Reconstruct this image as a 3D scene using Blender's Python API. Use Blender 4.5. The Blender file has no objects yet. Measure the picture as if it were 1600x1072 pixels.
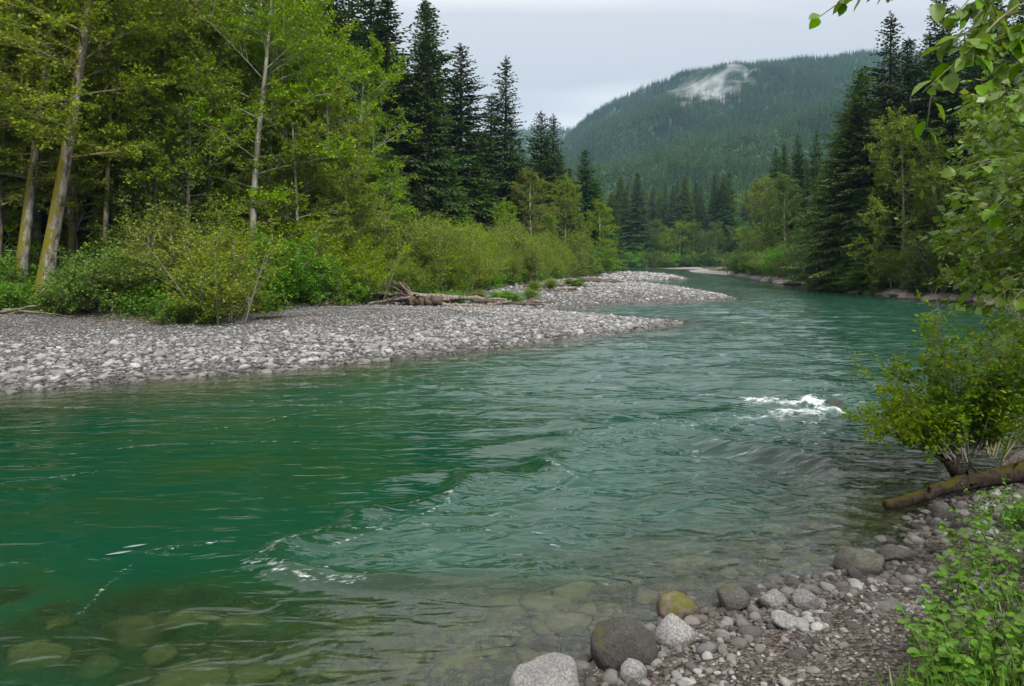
import bpy, bmesh, math, random
import numpy as np
from mathutils import Vector

# ------------------------------------------------------------------ camera, light, exposure
S = bpy.context.scene
COL = S.collection
F_PX, HOR, CAM_Z = 1155.0, 405.0, 3.0        # focal length and horizon in photograph pixels, eye height in metres

cam_d = bpy.data.cameras.new("camera")
cam = bpy.data.objects.new("camera", cam_d)
COL.objects.link(cam)
cam.location = (0, 0, CAM_Z)
cam.rotation_euler = (math.radians(90), 0, 0)
cam_d.sensor_width = 36.0
cam_d.lens = 36.0 * F_PX / 1600.0
cam_d.shift_y = -(536.0 - HOR) / 1600.0
cam_d.clip_start = 0.05
cam_d.clip_end = 12000
S.camera = cam

SUN_EL, SUN_AZ = math.radians(44), math.radians(160)
world = bpy.data.worlds.new("World")
S.world = world
world.use_nodes = True
wn, wl = world.node_tree.nodes, world.node_tree.links
wn.clear()
w_out = wn.new("ShaderNodeOutputWorld")
w_bg = wn.new("ShaderNodeBackground")
w_bg.inputs["Strength"].default_value = 0.1
w_sky = wn.new("ShaderNodeTexSky")
w_sky.sky_type = 'NISHITA'
w_sky.sun_disc = False
w_sky.sun_elevation = SUN_EL
w_sky.sun_rotation = SUN_AZ
w_tc = wn.new("ShaderNodeTexCoord")
w_sep = wn.new("ShaderNodeSeparateXYZ")
wl.new(w_tc.outputs["Generated"], w_sep.inputs[0])


def wmath(op, a, b=None):
    n = wn.new("ShaderNodeMath")
    n.operation = op
    for i, v in enumerate((a, b)):
        if v is None:
            continue
        if isinstance(v, (int, float)):
            n.inputs[i].default_value = v
        else:
            wl.new(v, n.inputs[i])
    return n.outputs[0]


zc = wmath('MAXIMUM', w_sep.outputs[2], 0.0)
den = wmath('ADD', zc, 0.16)
w_cmb = wn.new("ShaderNodeCombineXYZ")
wl.new(wmath('DIVIDE', w_sep.outputs[0], den), w_cmb.inputs[0])
wl.new(wmath('DIVIDE', w_sep.outputs[1], den), w_cmb.inputs[1])
w_noise = wn.new("ShaderNodeTexNoise")
w_noise.inputs["Scale"].default_value = 0.62
w_noise.inputs["Detail"].default_value = 4.0
w_noise.inputs["Roughness"].default_value = 0.42
w_map = wn.new("ShaderNodeMapping")
w_map.inputs["Location"].default_value = (7.7, 4.75, 0)
w_map.inputs["Scale"].default_value = (0.55, 1.25, 1)
wl.new(w_cmb.outputs[0], w_map.inputs[0])
wl.new(w_map.outputs[0], w_noise.inputs["Vector"])
w_ramp = wn.new("ShaderNodeValToRGB")
w_ramp.color_ramp.elements[0].position = 0.43
w_ramp.color_ramp.elements[0].color = (0.41, 0.412, 0.425, 1)
w_ramp.color_ramp.elements[1].position = 0.58
w_ramp.color_ramp.elements[1].color = (0.72, 0.71, 0.70, 1)
wl.new(w_noise.outputs[0], w_ramp.inputs[0])
# overcast sky: brighter towards the zenith (steeper than the CIE law, to lift reflections)
lum = wmath('MULTIPLY', wmath('ADD', wmath('MULTIPLY', zc, 3.3), 1.0), 2.45)
w_scl = wn.new("ShaderNodeVectorMath")
w_scl.operation = 'SCALE'
wl.new(w_ramp.outputs[0], w_scl.inputs[0])
wl.new(lum, w_scl.inputs["Scale"])
w_mix = wn.new("ShaderNodeMix")
w_mix.data_type = 'RGBA'
w_mix.inputs[0].default_value = 0.94
wl.new(w_sky.outputs[0], w_mix.inputs[6])
wl.new(w_scl.outputs[0], w_mix.inputs[7])
wl.new(w_mix.outputs[2], w_bg.inputs["Color"])
wl.new(w_bg.outputs[0], w_out.inputs["Surface"])

sun_d = bpy.data.lights.new("sun", 'SUN')
sun_d.energy = 1.5
sun_d.angle = math.radians(11)
sun_d.color = (1.0, 0.975, 0.94)
sun = bpy.data.objects.new("sun", sun_d)
COL.objects.link(sun)
_sd = Vector((math.sin(SUN_AZ) * math.cos(SUN_EL), math.cos(SUN_AZ) * math.cos(SUN_EL), math.sin(SUN_EL)))
sun.rotation_euler = _sd.to_track_quat('Z', 'Y').to_euler()

S.view_settings.view_transform = 'Standard'
S.view_settings.look = 'None'
S.view_settings.gamma = 1
S.view_settings.use_curve_mapping = False
S.view_settings.exposure = 1.78
S.cycles.use_denoising = True
S.cycles.max_bounces = 8
S.cycles.diffuse_bounces = 3
S.cycles.glossy_bounces = 3
S.cycles.transmission_bounces = 6
S.cycles.volume_bounces = 1
S.cycles.transparent_max_bounces = 8
S.cycles.caustics_refractive = True
S.cycles.sample_clamp_indirect = 6.0

rng = np.random.default_rng(7)
random.seed(7)


# ------------------------------------------------------------------ helpers: coordinates, noise
def at(px, py, D):
    """The point that stands D metres ahead of the eye along the ray of photograph pixel (px, py)."""
    return np.array([(px - 800.0) / F_PX * D, D, CAM_Z - (py - HOR) / F_PX * D])


def onwater(px, py, z=0.0):
    D = (CAM_Z - z) * F_PX / (py - HOR)
    return ((px - 800.0) / F_PX * D, D)


def smooth(a, b, x):
    t = np.clip((np.asarray(x, float) - a) / (b - a), 0, 1)
    return t * t * (3 - 2 * t)


_perm = np.random.default_rng(3).permutation(256)
_perm = np.concatenate([_perm, _perm, _perm])
_ang = np.random.default_rng(4).uniform(0, 2 * np.pi, 256)
_gx, _gy = np.cos(_ang), np.sin(_ang)


def perlin(x, y, seed=0):
    x = np.asarray(x, float) + seed * 17.31
    y = np.asarray(y, float) + seed * 9.73
    xi, yi = np.floor(x).astype(int), np.floor(y).astype(int)
    xf, yf = x - xi, y - yi
    xi &= 255
    yi &= 255
    u, v = xf * xf * xf * (xf * (xf * 6 - 15) + 10), yf * yf * yf * (yf * (yf * 6 - 15) + 10)

    def g(ix, iy, dx, dy):
        h = _perm[_perm[ix & 255] + (iy & 255)]
        return _gx[h] * dx + _gy[h] * dy
    a, b = g(xi, yi, xf, yf), g(xi + 1, yi, xf - 1, yf)
    c, d = g(xi, yi + 1, xf, yf - 1), g(xi + 1, yi + 1, xf - 1, yf - 1)
    return (a + u * (b - a)) + v * ((c + u * (d - c)) - (a + u * (b - a)))


def fbm(x, y, octv=4, seed=0, gain=0.5):
    s, a, f = 0.0, 1.0, 1.0
    for i in range(octv):
        s = s + a * perlin(np.asarray(x) * f, np.asarray(y) * f, seed + i * 3)
        a *= gain
        f *= 2.03
    return s


def seg_dist(px, py, poly, closed=True):
    """Distance to a polyline, and the index of the nearest segment."""
    best = np.full(px.shape, 1e9)
    idx = np.zeros(px.shape, int)
    n = len(poly)
    for i in range(n if closed else n - 1):
        (ax, ay), (bx, by) = poly[i], poly[(i + 1) % n]
        dx, dy = bx - ax, by - ay
        L = dx * dx + dy * dy + 1e-12
        t = np.clip(((px - ax) * dx + (py - ay) * dy) / L, 0, 1)
        d = np.hypot(px - (ax + t * dx), py - (ay + t * dy))
        m = d < best
        best = np.where(m, d, best)
        idx = np.where(m, i, idx)
    return best, idx


def inside(px, py, poly):
    r = np.zeros(px.shape, bool)
    n = len(poly)
    for i in range(n):
        (ax, ay), (bx, by) = poly[i], poly[(i + 1) % n]
        if ay == by:
            continue
        c = ((ay > py) != (by > py)) & (px < (bx - ax) * (py - ay) / (by - ay) + ax)
        r ^= c
    return r


# ------------------------------------------------------------------ helpers: meshes and objects
def make_mesh(name, V, faces, mats, smooth_f=True, attrs=None, midx=None):
    """V (n,3); faces a list of (m,3) or (m,4) index arrays."""
    me = bpy.data.meshes.new(name)
    V = np.ascontiguousarray(V, np.float32)
    faces = [np.asarray(f, np.int32) for f in faces if len(f)]
    loops = np.concatenate([f.ravel() for f in faces])
    tot = np.concatenate([np.full(len(f), f.shape[1], np.int32) for f in faces])
    start = np.concatenate([[0], np.cumsum(tot)[:-1]]).astype(np.int32)
    me.vertices.add(len(V))
    me.vertices.foreach_set("co", V.ravel())
    me.loops.add(len(loops))
    me.loops.foreach_set("vertex_index", loops)
    me.polygons.add(len(tot))
    me.polygons.foreach_set("loop_start", start)
    me.polygons.foreach_set("loop_total", tot)
    me.polygons.foreach_set("use_smooth", np.full(len(tot), smooth_f, bool))
    for m in (mats if isinstance(mats, (list, tuple)) else [mats]):
        me.materials.append(m)
    if midx is not None:
        me.polygons.foreach_set("material_index", np.asarray(midx, np.int32))
    me.update(calc_edges=True)
    for k, a in (attrs or {}).items():
        at_ = me.attributes.new(k, 'FLOAT', 'POINT')
        at_.data.foreach_set("value", np.ascontiguousarray(a, np.float32))
    return me


def obj(name, me, parent=None, loc=(0, 0, 0), rot=(0, 0, 0), scale=(1, 1, 1)):
    o = bpy.data.objects.new(name, me)
    COL.objects.link(o)
    o.location, o.rotation_euler = loc, rot
    o.scale = scale if hasattr(scale, '__len__') else (scale,) * 3
    if parent is not None:
        o.parent = parent
    return o


def tag(o, label=None, cat=None, group=None, kind=None):
    for k, v in (("label", label), ("category", cat), ("group", group), ("kind", kind)):
        if v:
            o[k] = v
    return o


def copy_tree(root):
    r = root.copy()
    COL.objects.link(r)
    for ch in root.children:
        c = ch.copy()
        COL.objects.link(c)
        c.parent = r
    return r


class Geo:
    """Collects vertices and faces of one mesh."""
    def __init__(s):
        s.V, s.F3, s.F4, s.T, s.n = [], [], [], [], 0

    def add(s, V, F, tint=0.5):
        V = np.asarray(V, float).reshape(-1, 3)
        F = np.asarray(F, int)
        if len(F) == 0:
            return
        (s.F3 if F.shape[1] == 3 else s.F4).append(F + s.n)
        s.V.append(V)
        s.T.append(np.broadcast_to(np.asarray(tint, float), (len(V),)))
        s.n += len(V)

    def mesh(s, name, mats, smooth_f=True):
        f = []
        if s.F3:
            f.append(np.concatenate(s.F3))
        if s.F4:
            f.append(np.concatenate(s.F4))
        return make_mesh(name, np.concatenate(s.V), f, mats, smooth_f, {"tint": np.concatenate(s.T)})


def norm(v):
    return v / (np.linalg.norm(v, axis=-1, keepdims=True) + 1e-9)


def tubes(P, R, sides=5, cap=True):
    """N tubes through K points each. P (N,K,3), R (N,K)."""
    P, R = np.asarray(P, float), np.asarray(R, float)
    N, K, _ = P.shape
    T = np.gradient(P, axis=1)
    T = norm(T)
    ref = np.where(np.abs(T[:, :1, 2:3]) > 0.9, np.array([1.0, 0, 0]), np.array([0, 0, 1.0]))
    A = norm(np.cross(T, np.broadcast_to(ref, T.shape)))
    B = np.cross(T, A)
    th = np.linspace(0, 2 * np.pi, sides, endpoint=False)
    V = P[:, :, None, :] + R[:, :, None, None] * (np.cos(th)[None, None, :, None] * A[:, :, None, :] + np.sin(th)[None, None, :, None] * B[:, :, None, :])
    n, k, s = np.meshgrid(np.arange(N), np.arange(K - 1), np.arange(sides), indexing='ij')
    b = n * K * sides
    s2 = (s + 1) % sides
    F = np.stack([b + k * sides + s, b + k * sides + s2, b + (k + 1) * sides + s2, b + (k + 1) * sides + s], -1).reshape(-1, 4)
    return V.reshape(-1, 3), F


def kites(C, D, Nn, L, W):
    """Leaf-shaped flat pieces: base C, direction D, normal Nn, length L, width W."""
    C, D, Nn = np.asarray(C), norm(np.asarray(D)), np.asarray(Nn)
    Sd = norm(np.cross(D, Nn))
    L, W = np.asarray(L)[:, None], np.asarray(W)[:, None]
    V = np.stack([C, C + D * L * 0.45 + Sd * W * 0.5, C + D * L, C + D * L * 0.45 - Sd * W * 0.5], 1)
    n = len(C)
    F = np.arange(n * 4).reshape(n, 4)
    return V.reshape(-1, 3), F


# ------------------------------------------------------------------ materials
def new_mat(name):
    m = bpy.data.materials.new(name)
    m.use_nodes = True
    nt = m.node_tree
    nt.nodes.clear()
    return m, nt


class N:
    """A thin wrapper round a node tree."""
    def __init__(s, nt):
        s.nt = nt

    def __call__(s, kind, ins=None, **props):
        n = s.nt.nodes.new("ShaderNode" + kind)
        for k, v in props.items():
            setattr(n, k, v)
        for k, v in (ins or {}).items():
            s.put(n.inputs[k], v)
        return n

    def put(s, sock, v):
        if isinstance(v, bpy.types.NodeSocket):
            s.nt.links.new(v, sock)
        elif isinstance(v, bpy.types.Node):
            s.nt.links.new(v.outputs[0], sock)
        elif isinstance(v, (tuple, list)) and len(v) == 3 and sock.type == 'RGBA':
            sock.default_value = (*v, 1)
        else:
            sock.default_value = v

    def math(s, op, a, b=0.0, clamp=False):
        return s("Math", {0: a, 1: b}, operation=op, use_clamp=clamp).outputs[0]

    def mix(s, f, a, b, blend='MIX'):
        n = s("Mix", {0: f, 6: a, 7: b}, data_type='RGBA', blend_type=blend)
        return n.outputs[2]

    def ramp(s, f, stops):
        n = s("ValToRGB", {0: f})
        e = n.color_ramp.elements
        while len(e) < len(stops):
            e.new(0.5)
        for i, (p, c) in enumerate(stops):
            e[i].position = p
            e[i].color = (*c, 1) if hasattr(c, '__len__') else (c, c, c, 1)
        return n.outputs[0]

    def noise(s, vec, scale, detail=3.0, rough=0.5, dist=0.0):
        return s("TexNoise", {"Vector": vec, "Scale": scale, "Detail": detail, "Roughness": rough, "Distortion": dist}).outputs[0]

    def out(s, sh, vol=None):
        o = s("OutputMaterial")
        if sh is not None:
            s.put(o.inputs["Surface"], sh)
        if vol is not None:
            s.put(o.inputs["Volume"], vol)


def leaf_mat(name, dark, light, accent=None, transl=0.3, spec=0.25, rough=0.5, veins=False):
    m, nt = new_mat(name)
    n = N(nt)
    tint = n("Attribute", attribute_name="tint").outputs["Fac"]
    rnd = n("ObjectInfo").outputs["Random"]
    c = n.mix(tint, dark, light)
    if accent is not None:
        c = n.mix(n.math('MULTIPLY', n.math('GREATER_THAN', tint, 0.9), 0.7), c, accent)
    hsv = n("HueSaturation", {"Hue": n.math('ADD', n.math('MULTIPLY', rnd, 0.035), 0.483), "Saturation": n.math('ADD', n.math('MULTIPLY', rnd, 0.2), 0.9),
                              "Value": n.math('ADD', n.math('MULTIPLY', rnd, 0.4), 0.8), "Color": c}).outputs[0]
    b = n("BsdfPrincipled", {"Base Color": hsv, "Roughness": rough, "Specular IOR Level": spec})
    if veins:
        co = n("TexCoord").outputs["Object"]
        w = n.noise(co, 60.0, 3.0)
        bm_ = n("Bump", {"Height": w, "Strength": 0.25, "Distance": 0.004})
        n.put(b.inputs["Normal"], bm_.outputs[0])
    t = n("BsdfTranslucent", {"Color": n.mix(1.0, hsv, (1.0, 1.0, 0.55), 'MULTIPLY')})
    n.out(n("MixShader", {0: transl, 1: b, 2: t}))
    return m


def bark_mat(name, a, b, moss=None, moss_amt=0.0, scale=6.0):
    m, nt = new_mat(name)
    n = N(nt)
    co = n("TexCoord").outputs["Object"]
    st = n("Mapping", {"Vector": co, "Scale": (1, 1, 0.35)}).outputs[0]
    f = n.noise(st, scale, 6.0, 0.65)
    c = n.mix(n.ramp(f, [(0.35, 0.0), (0.65, 1.0)]), a, b)
    if moss is not None:
        g = n("NewGeometry").outputs["Normal"]
        sx = n("SeparateXYZ", {0: g})
        side = n.math('ADD', n.math('MULTIPLY', sx.outputs[0], -0.14), n.math('MULTIPLY', sx.outputs[2], 0.30))
        mk = n.math('ADD', n.noise(n('Mapping', {'Vector': co, 'Scale': (1, 1, 0.6)}).outputs[0], 3.4, 7.0, 0.72), side)
        mk = n.ramp(mk, [(0.62 - moss_amt, 0.0), (0.74 - moss_amt, 1.0)])
        mc = n.mix(n.noise(co, 22.0, 3.0), moss, tuple(x * 0.45 for x in moss))
        c = n.mix(mk, c, mc)
    bs = n("BsdfPrincipled", {"Base Color": c, "Roughness": 0.9, "Specular IOR Level": 0.15})
    n.put(bs.inputs["Normal"], n("Bump", {"Height": n.noise(st, scale * 3, 6.0, 0.7), "Strength": 0.7, "Distance": 0.03}).outputs[0])
    n.out(bs)
    return m


def stone_mat(name, stops, speck=0.5, algae=None, moss=None, moss_amt=0.0, fine=1.0):
    """stops: greys over the random number of the stone."""
    m, nt = new_mat(name)
    n = N(nt)
    info = n("ObjectInfo")
    rnd = info.outputs["Random"]
    co0 = n("TexCoord").outputs["Object"]
    co0 = n("VectorMath", {0: co0, "Scale": fine}, operation='SCALE').outputs[0]
    co = n("VectorMath", {0: co0, 1: n("CombineXYZ", {0: n.math('MULTIPLY', rnd, 37.0), 1: n.math('MULTIPLY', rnd, 91.0)})}, operation='ADD').outputs[0]
    c = n.ramp(rnd, stops)
    sp = n.noise(co, 14.0, 5.0, 0.75)
    c = n.mix(n.math('MULTIPLY', n.ramp(sp, [(0.38, 0.0), (0.6, 1.0)]), speck), c, n.mix(1.0, c, (0.35, 0.35, 0.36), 'MULTIPLY'))
    bl = n.noise(co, 2.2, 4.0, 0.6)
    c = n.mix(n.math('MULTIPLY', n.ramp(bl, [(0.42, 0.0), (0.66, 1.0)]), 0.5), c, n.mix(1.0, c, (1.5, 1.47, 1.4), 'MULTIPLY'))
    pos = n("NewGeometry").outputs["Position"]
    z = n("SeparateXYZ", {0: pos}).outputs[2]
    if moss is not None:
        nz = n("SeparateXYZ", {0: n("NewGeometry").outputs["Normal"]}).outputs[2]
        mk = n.math('ADD', n.noise(co, 2.6, 5.0, 0.65), n.math('MULTIPLY', nz, 0.12))
        mk = n.ramp(mk, [(0.66 - moss_amt, 0.0), (0.76 - moss_amt, 1.0)])
        c = n.mix(mk, c, n.mix(n.noise(co, 30.0, 2.0), moss, tuple(x * 0.5 for x in moss)))
    zn = n.math('ADD', z, n.math('MULTIPLY', n.noise(pos, 6.0, 2.0), -0.06))
    wet = n.ramp(n.math('ADD', n.math('MULTIPLY', zn, 4.0), 0.5), [(0.6, 1.0), (1.0, 0.0)])
    c = n.mix(n.math('MULTIPLY', wet, 0.75), c, n.mix(1.0, c, (0.38, 0.35, 0.30), 'MULTIPLY'))
    if algae is not None:
        under = n.ramp(n.math('ADD', n.math('MULTIPLY', z, 3.0), 0.5), [(0.2, 1.0), (0.5, 0.0)])
        am = n.math('MULTIPLY', under, n.ramp(n.noise(co, 1.4, 4.0, 0.6), [(0.35, 0.25), (0.62, 0.95)]))
        c = n.mix(am, c, algae)
    b = n("BsdfPrincipled", {"Base Color": c, "Roughness": n.math('SUBTRACT', 0.85, n.math('MULTIPLY', wet, 0.55)), "Specular IOR Level": 0.3})
    n.put(b.inputs["Normal"], n("Bump", {"Height": n.noise(co, 9.0, 7.0, 0.7), "Strength": 0.6, "Distance": 0.06}).outputs[0])
    n.out(b)
    return m


MOSS = (0.17, 0.19, 0.012)
M_CONIFER = leaf_mat("conifer needles", (0.016, 0.046, 0.010), (0.070, 0.125, 0.020), (0.15, 0.19, 0.03), 0.22, 0.2, 0.55)
M_CONIFER2 = leaf_mat("fresh conifer needles", (0.03, 0.082, 0.010), (0.125, 0.205, 0.022), (0.21, 0.26, 0.03), 0.28, 0.2, 0.55)
M_ALDER = leaf_mat("alder leaves", (0.085, 0.155, 0.010), (0.235, 0.315, 0.022), (0.34, 0.35, 0.02), 0.45, 0.2)
M_ALDERY = leaf_mat("yellow green alder leaves", (0.10, 0.16, 0.008), (0.25, 0.31, 0.018), (0.36, 0.33, 0.02), 0.45, 0.2)
M_MAPLE = leaf_mat("deep green broad leaves", (0.04, 0.105, 0.010), (0.115, 0.215, 0.018), (0.2, 0.27, 0.02), 0.34, 0.25)
M_WILLOW = leaf_mat("willow leaves", (0.075, 0.14, 0.010), (0.23, 0.29, 0.025), (0.38, 0.34, 0.02), 0.42, 0.2)
M_BUSH = leaf_mat("bright shrub leaves", (0.06, 0.15, 0.012), (0.15, 0.28, 0.022), (0.26, 0.33, 0.03), 0.36, 0.25)
M_FARLEAF = leaf_mat("distant broadleaf crowns", (0.026, 0.058, 0.018), (0.066, 0.112, 0.03), None, 0.25, 0.15)
M_NEARLEAF = leaf_mat("near glossy leaves", (0.05, 0.135, 0.006), (0.15, 0.255, 0.010), (0.27, 0.30, 0.01), 0.5, 0.45, 0.38, True)
M_PLANT = leaf_mat("herb leaves", (0.05, 0.125, 0.010), (0.125, 0.235, 0.020), (0.2, 0.28, 0.02), 0.4, 0.3, 0.45, True)
M_BARK = bark_mat("grey brown bark", (0.10, 0.09, 0.075), (0.26, 0.24, 0.20), MOSS, 0.02)
M_MOSSBARK = bark_mat("moss covered bark", (0.03, 0.024, 0.016), (0.26, 0.245, 0.21), (0.15, 0.13, 0.010), 0.215)
M_DARKBARK = bark_mat("dark conifer bark", (0.035, 0.026, 0.02), (0.11, 0.075, 0.055))
M_PALEBARK = bark_mat("pale alder bark", (0.16, 0.15, 0.13), (0.42, 0.40, 0.36), MOSS, -0.05)
M_DRIFT = bark_mat("bleached driftwood", (0.06, 0.048, 0.038), (0.24, 0.205, 0.17), None, 0, 9.0)
M_DRIFTDARK = bark_mat("damp brown driftwood", (0.035, 0.027, 0.02), (0.12, 0.09, 0.065), (0.06, 0.06, 0.012), -0.12, 9.0)
M_LOG = bark_mat("mossy log bark", (0.006, 0.0045, 0.0035), (0.045, 0.033, 0.024), (0.06, 0.052, 0.006), -0.02, 22.0)
GREYS = [(0.0, (0.06, 0.06, 0.062)), (0.22, (0.15, 0.149, 0.146)), (0.5, (0.225, 0.223, 0.22)), (0.76, (0.32, 0.316, 0.308)), (0.85, (0.20, 0.182, 0.16)), (0.92, (0.115, 0.116, 0.125)), (1.0, (0.43, 0.425, 0.415))]
M_COBBLE = stone_mat("river cobbles", GREYS, 0.4, (0.20, 0.185, 0.075))
M_SHORE = stone_mat("brownish shore pebbles", [(0.0, (0.05, 0.045, 0.04)), (0.3, (0.115, 0.103, 0.092)), (0.55, (0.175, 0.163, 0.148)), (0.8, (0.25, 0.242, 0.23)), (1.0, (0.37, 0.36, 0.345))], 0.45, (0.20, 0.175, 0.075))
M_BED = stone_mat("algae covered bed stones", [(0.0, (0.06, 0.05, 0.03)), (0.5, (0.20, 0.165, 0.09)), (1.0, (0.42, 0.38, 0.26))], 0.9, (0.18, 0.15, 0.05), None, 0, 1.8)
M_BOULDER_D = stone_mat("dark lichen boulder", [(0.0, (0.06, 0.058, 0.05)), (1.0, (0.11, 0.107, 0.095))], 0.85, (0.1, 0.09, 0.03), (0.075, 0.075, 0.02), 0.04, 4.0)
M_BOULDER_L = stone_mat("pale granite boulder", [(0.0, (0.19, 0.185, 0.178)), (1.0, (0.29, 0.285, 0.27))], 0.95, (0.2, 0.18, 0.07), None, 0, 4.0)
M_BOULDER_M = stone_mat("mossy boulder", [(0.0, (0.13, 0.11, 0.08)), (1.0, (0.16, 0.13, 0.1))], 0.5, (0.1, 0.09, 0.03), (0.13, 0.125, 0.012), 0.14, 4.0)
M_LEDGE = stone_mat("bank ledge rock", [(0.0, (0.16, 0.135, 0.11)), (1.0, (0.30, 0.265, 0.225))], 0.5, None, (0.08, 0.09, 0.015), 0.03)


def ground_mat(name, base_a, base_b, vor_scale, vor=0.6):
    m, nt = new_mat(name)
    n = N(nt)
    pos = n("NewGeometry").outputs["Position"]
    z = n("SeparateXYZ", {0: pos}).outputs[2]
    v = n("TexVoronoi", {"Vector": pos, "Scale": vor_scale, "Randomness": 1.0})
    v2 = n("TexVoronoi", {"Vector": pos, "Scale": vor_scale * 2.6})
    cell = n("SeparateColor", {0: v.outputs["Color"]}).outputs[0]
    c = n.mix(cell, base_a, base_b)
    c = n.mix(n.math('MULTIPLY', n.ramp(v.outputs["Distance"], [(0.3, 0.0), (0.75, 1.0)]), vor), c, n.mix(1.0, c, (0.25, 0.23, 0.21), 'MULTIPLY'))
    c = n.mix(n.math('MULTIPLY', n.noise(pos, 0.5, 4.0), 0.5), c, n.mix(1.0, c, (0.6, 0.56, 0.5), 'MULTIPLY'))
    fo = n("Attribute", attribute_name="forest").outputs["Fac"]
    fl = n.mix(n.noise(pos, 3.0, 5.0, 0.7), (0.018, 0.028, 0.008), (0.07, 0.062, 0.03))
    fk = n.math('ADD', fo, n.math('MULTIPLY', n.math('SUBTRACT', n.noise(pos, 1.2, 4.0, 0.6), 0.5), 0.6))
    c = n.mix(n.ramp(fk, [(0.4, 0.0), (0.6, 1.0)]), c, fl)
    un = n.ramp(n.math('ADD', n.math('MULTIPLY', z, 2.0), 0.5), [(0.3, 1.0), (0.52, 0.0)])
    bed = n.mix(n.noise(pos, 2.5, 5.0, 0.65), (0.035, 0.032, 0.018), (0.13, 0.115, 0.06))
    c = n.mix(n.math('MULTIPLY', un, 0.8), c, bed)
    b = n("BsdfPrincipled", {"Base Color": c, "Roughness": 0.92, "Specular IOR Level": 0.15})
    h = n.math('ADD', n.math('MULTIPLY', v.outputs["Distance"], -1.0), n.math('MULTIPLY', v2.outputs["Distance"], -0.4))
    n.put(b.inputs["Normal"], n("Bump", {"Height": h, "Strength": 0.8, "Distance": 0.12}).outputs[0])
    n.out(b)
    return m


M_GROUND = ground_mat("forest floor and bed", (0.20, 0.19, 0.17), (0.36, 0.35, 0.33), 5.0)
M_BAR = ground_mat("grey gravel", (0.05, 0.049, 0.047), (0.25, 0.245, 0.235), 11.0, 0.8)
M_SHOREG = ground_mat("brown shore grit", (0.05, 0.04, 0.03), (0.25, 0.215, 0.18), 30.0, 0.6)

# ------------------------------------------------------------------ river outline and terrain height
# (x, y) in metres, label of the bank that the stretch up to the next point belongs to
SHORE = [(-60, -20, 'n'), (-30, -8, 'n'), (-12, -2.2, 'n'), (-4, 1.6, 'n'), (-1.6, 3.2, 'n'), (-0.3, 4.3, 'n'), (0.45, 5.15, 'n'), (1.0, 5.75, 'n'),
         (1.65, 6.25, 'n'), (2.28, 6.55, 'n'), (3.1, 7.0, 'n'), (3.9, 7.55, 'n'), (4.7, 8.4, 'n'), (5.5, 9.2, 'n'), (6.4, 10.3, 'n'), (8.1, 11.7, 'n'),
         (11, 15, 'n'), (17, 23, 'r'), (24, 33, 'r'), (29.3, 42, 'r'), (31, 47.5, 'r'), (30.6, 52, 'r'), (30.2, 58.7, 'r'), (31, 66.6, 'r'), (32.6, 84.5, 'r'),
         (36, 105, 'r'), (41, 138, 'f'), (42, 150, 'f'), (42, 173, 'f'), (48, 200, 'f'), (62, 222, 'f'), (45, 236, 'f'), (20, 233, 'f'), (4, 224, 'f'), (17, 200, 'l'),
         (22, 172, 'l'), (22, 157, 'l'), (28.8, 138, 'l'), (26, 110, 'l'), (16.5, 104, 'l'), (11.5, 99, 'l'), (15.6, 92, 'l'), (17.3, 77, 'l'), (17.8, 65, 'l'), (16.9, 56.5, 'l'), (11.7, 51.0, 'l'),
         (7.7, 49.2, 'l'), (4.2, 46.4, 'l'), (0.8, 43.6, 'l'), (4.4, 40.0, 'l'), (6.3, 37.6, 'l'), (7.7, 35.0, 'l'), (3.9, 30.1, 'l'), (1.2, 27.1, 'l'), (-1.1, 24.7, 'l'),
         (-3.9, 22.4, 'l'), (-6.4, 20.0, 'l'), (-9.5, 18.2, 'l'), (-11.6, 16.9, 'l'), (-20, 12.5, 'l'), (-60, -2, 'l')]
POLY = [(a, b) for a, b, _ in SHORE]
LAB = np.array([{'n': 0, 'r': 1, 'f': 2, 'l': 3}[c] for _, _, c in SHORE])
VEG_L = [(-70, 18), (-34, 28), (-22, 31), (-17.5, 29.0), (-13.5, 27.8), (-10.6, 32.5), (-9.0, 36), (-7.2, 43), (-2.5, 52), (1.5, 66), (7.5, 95), (17, 135), (20, 165), (14, 205), (-40, 240), (-400, 300), (-400, 18)]


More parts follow.
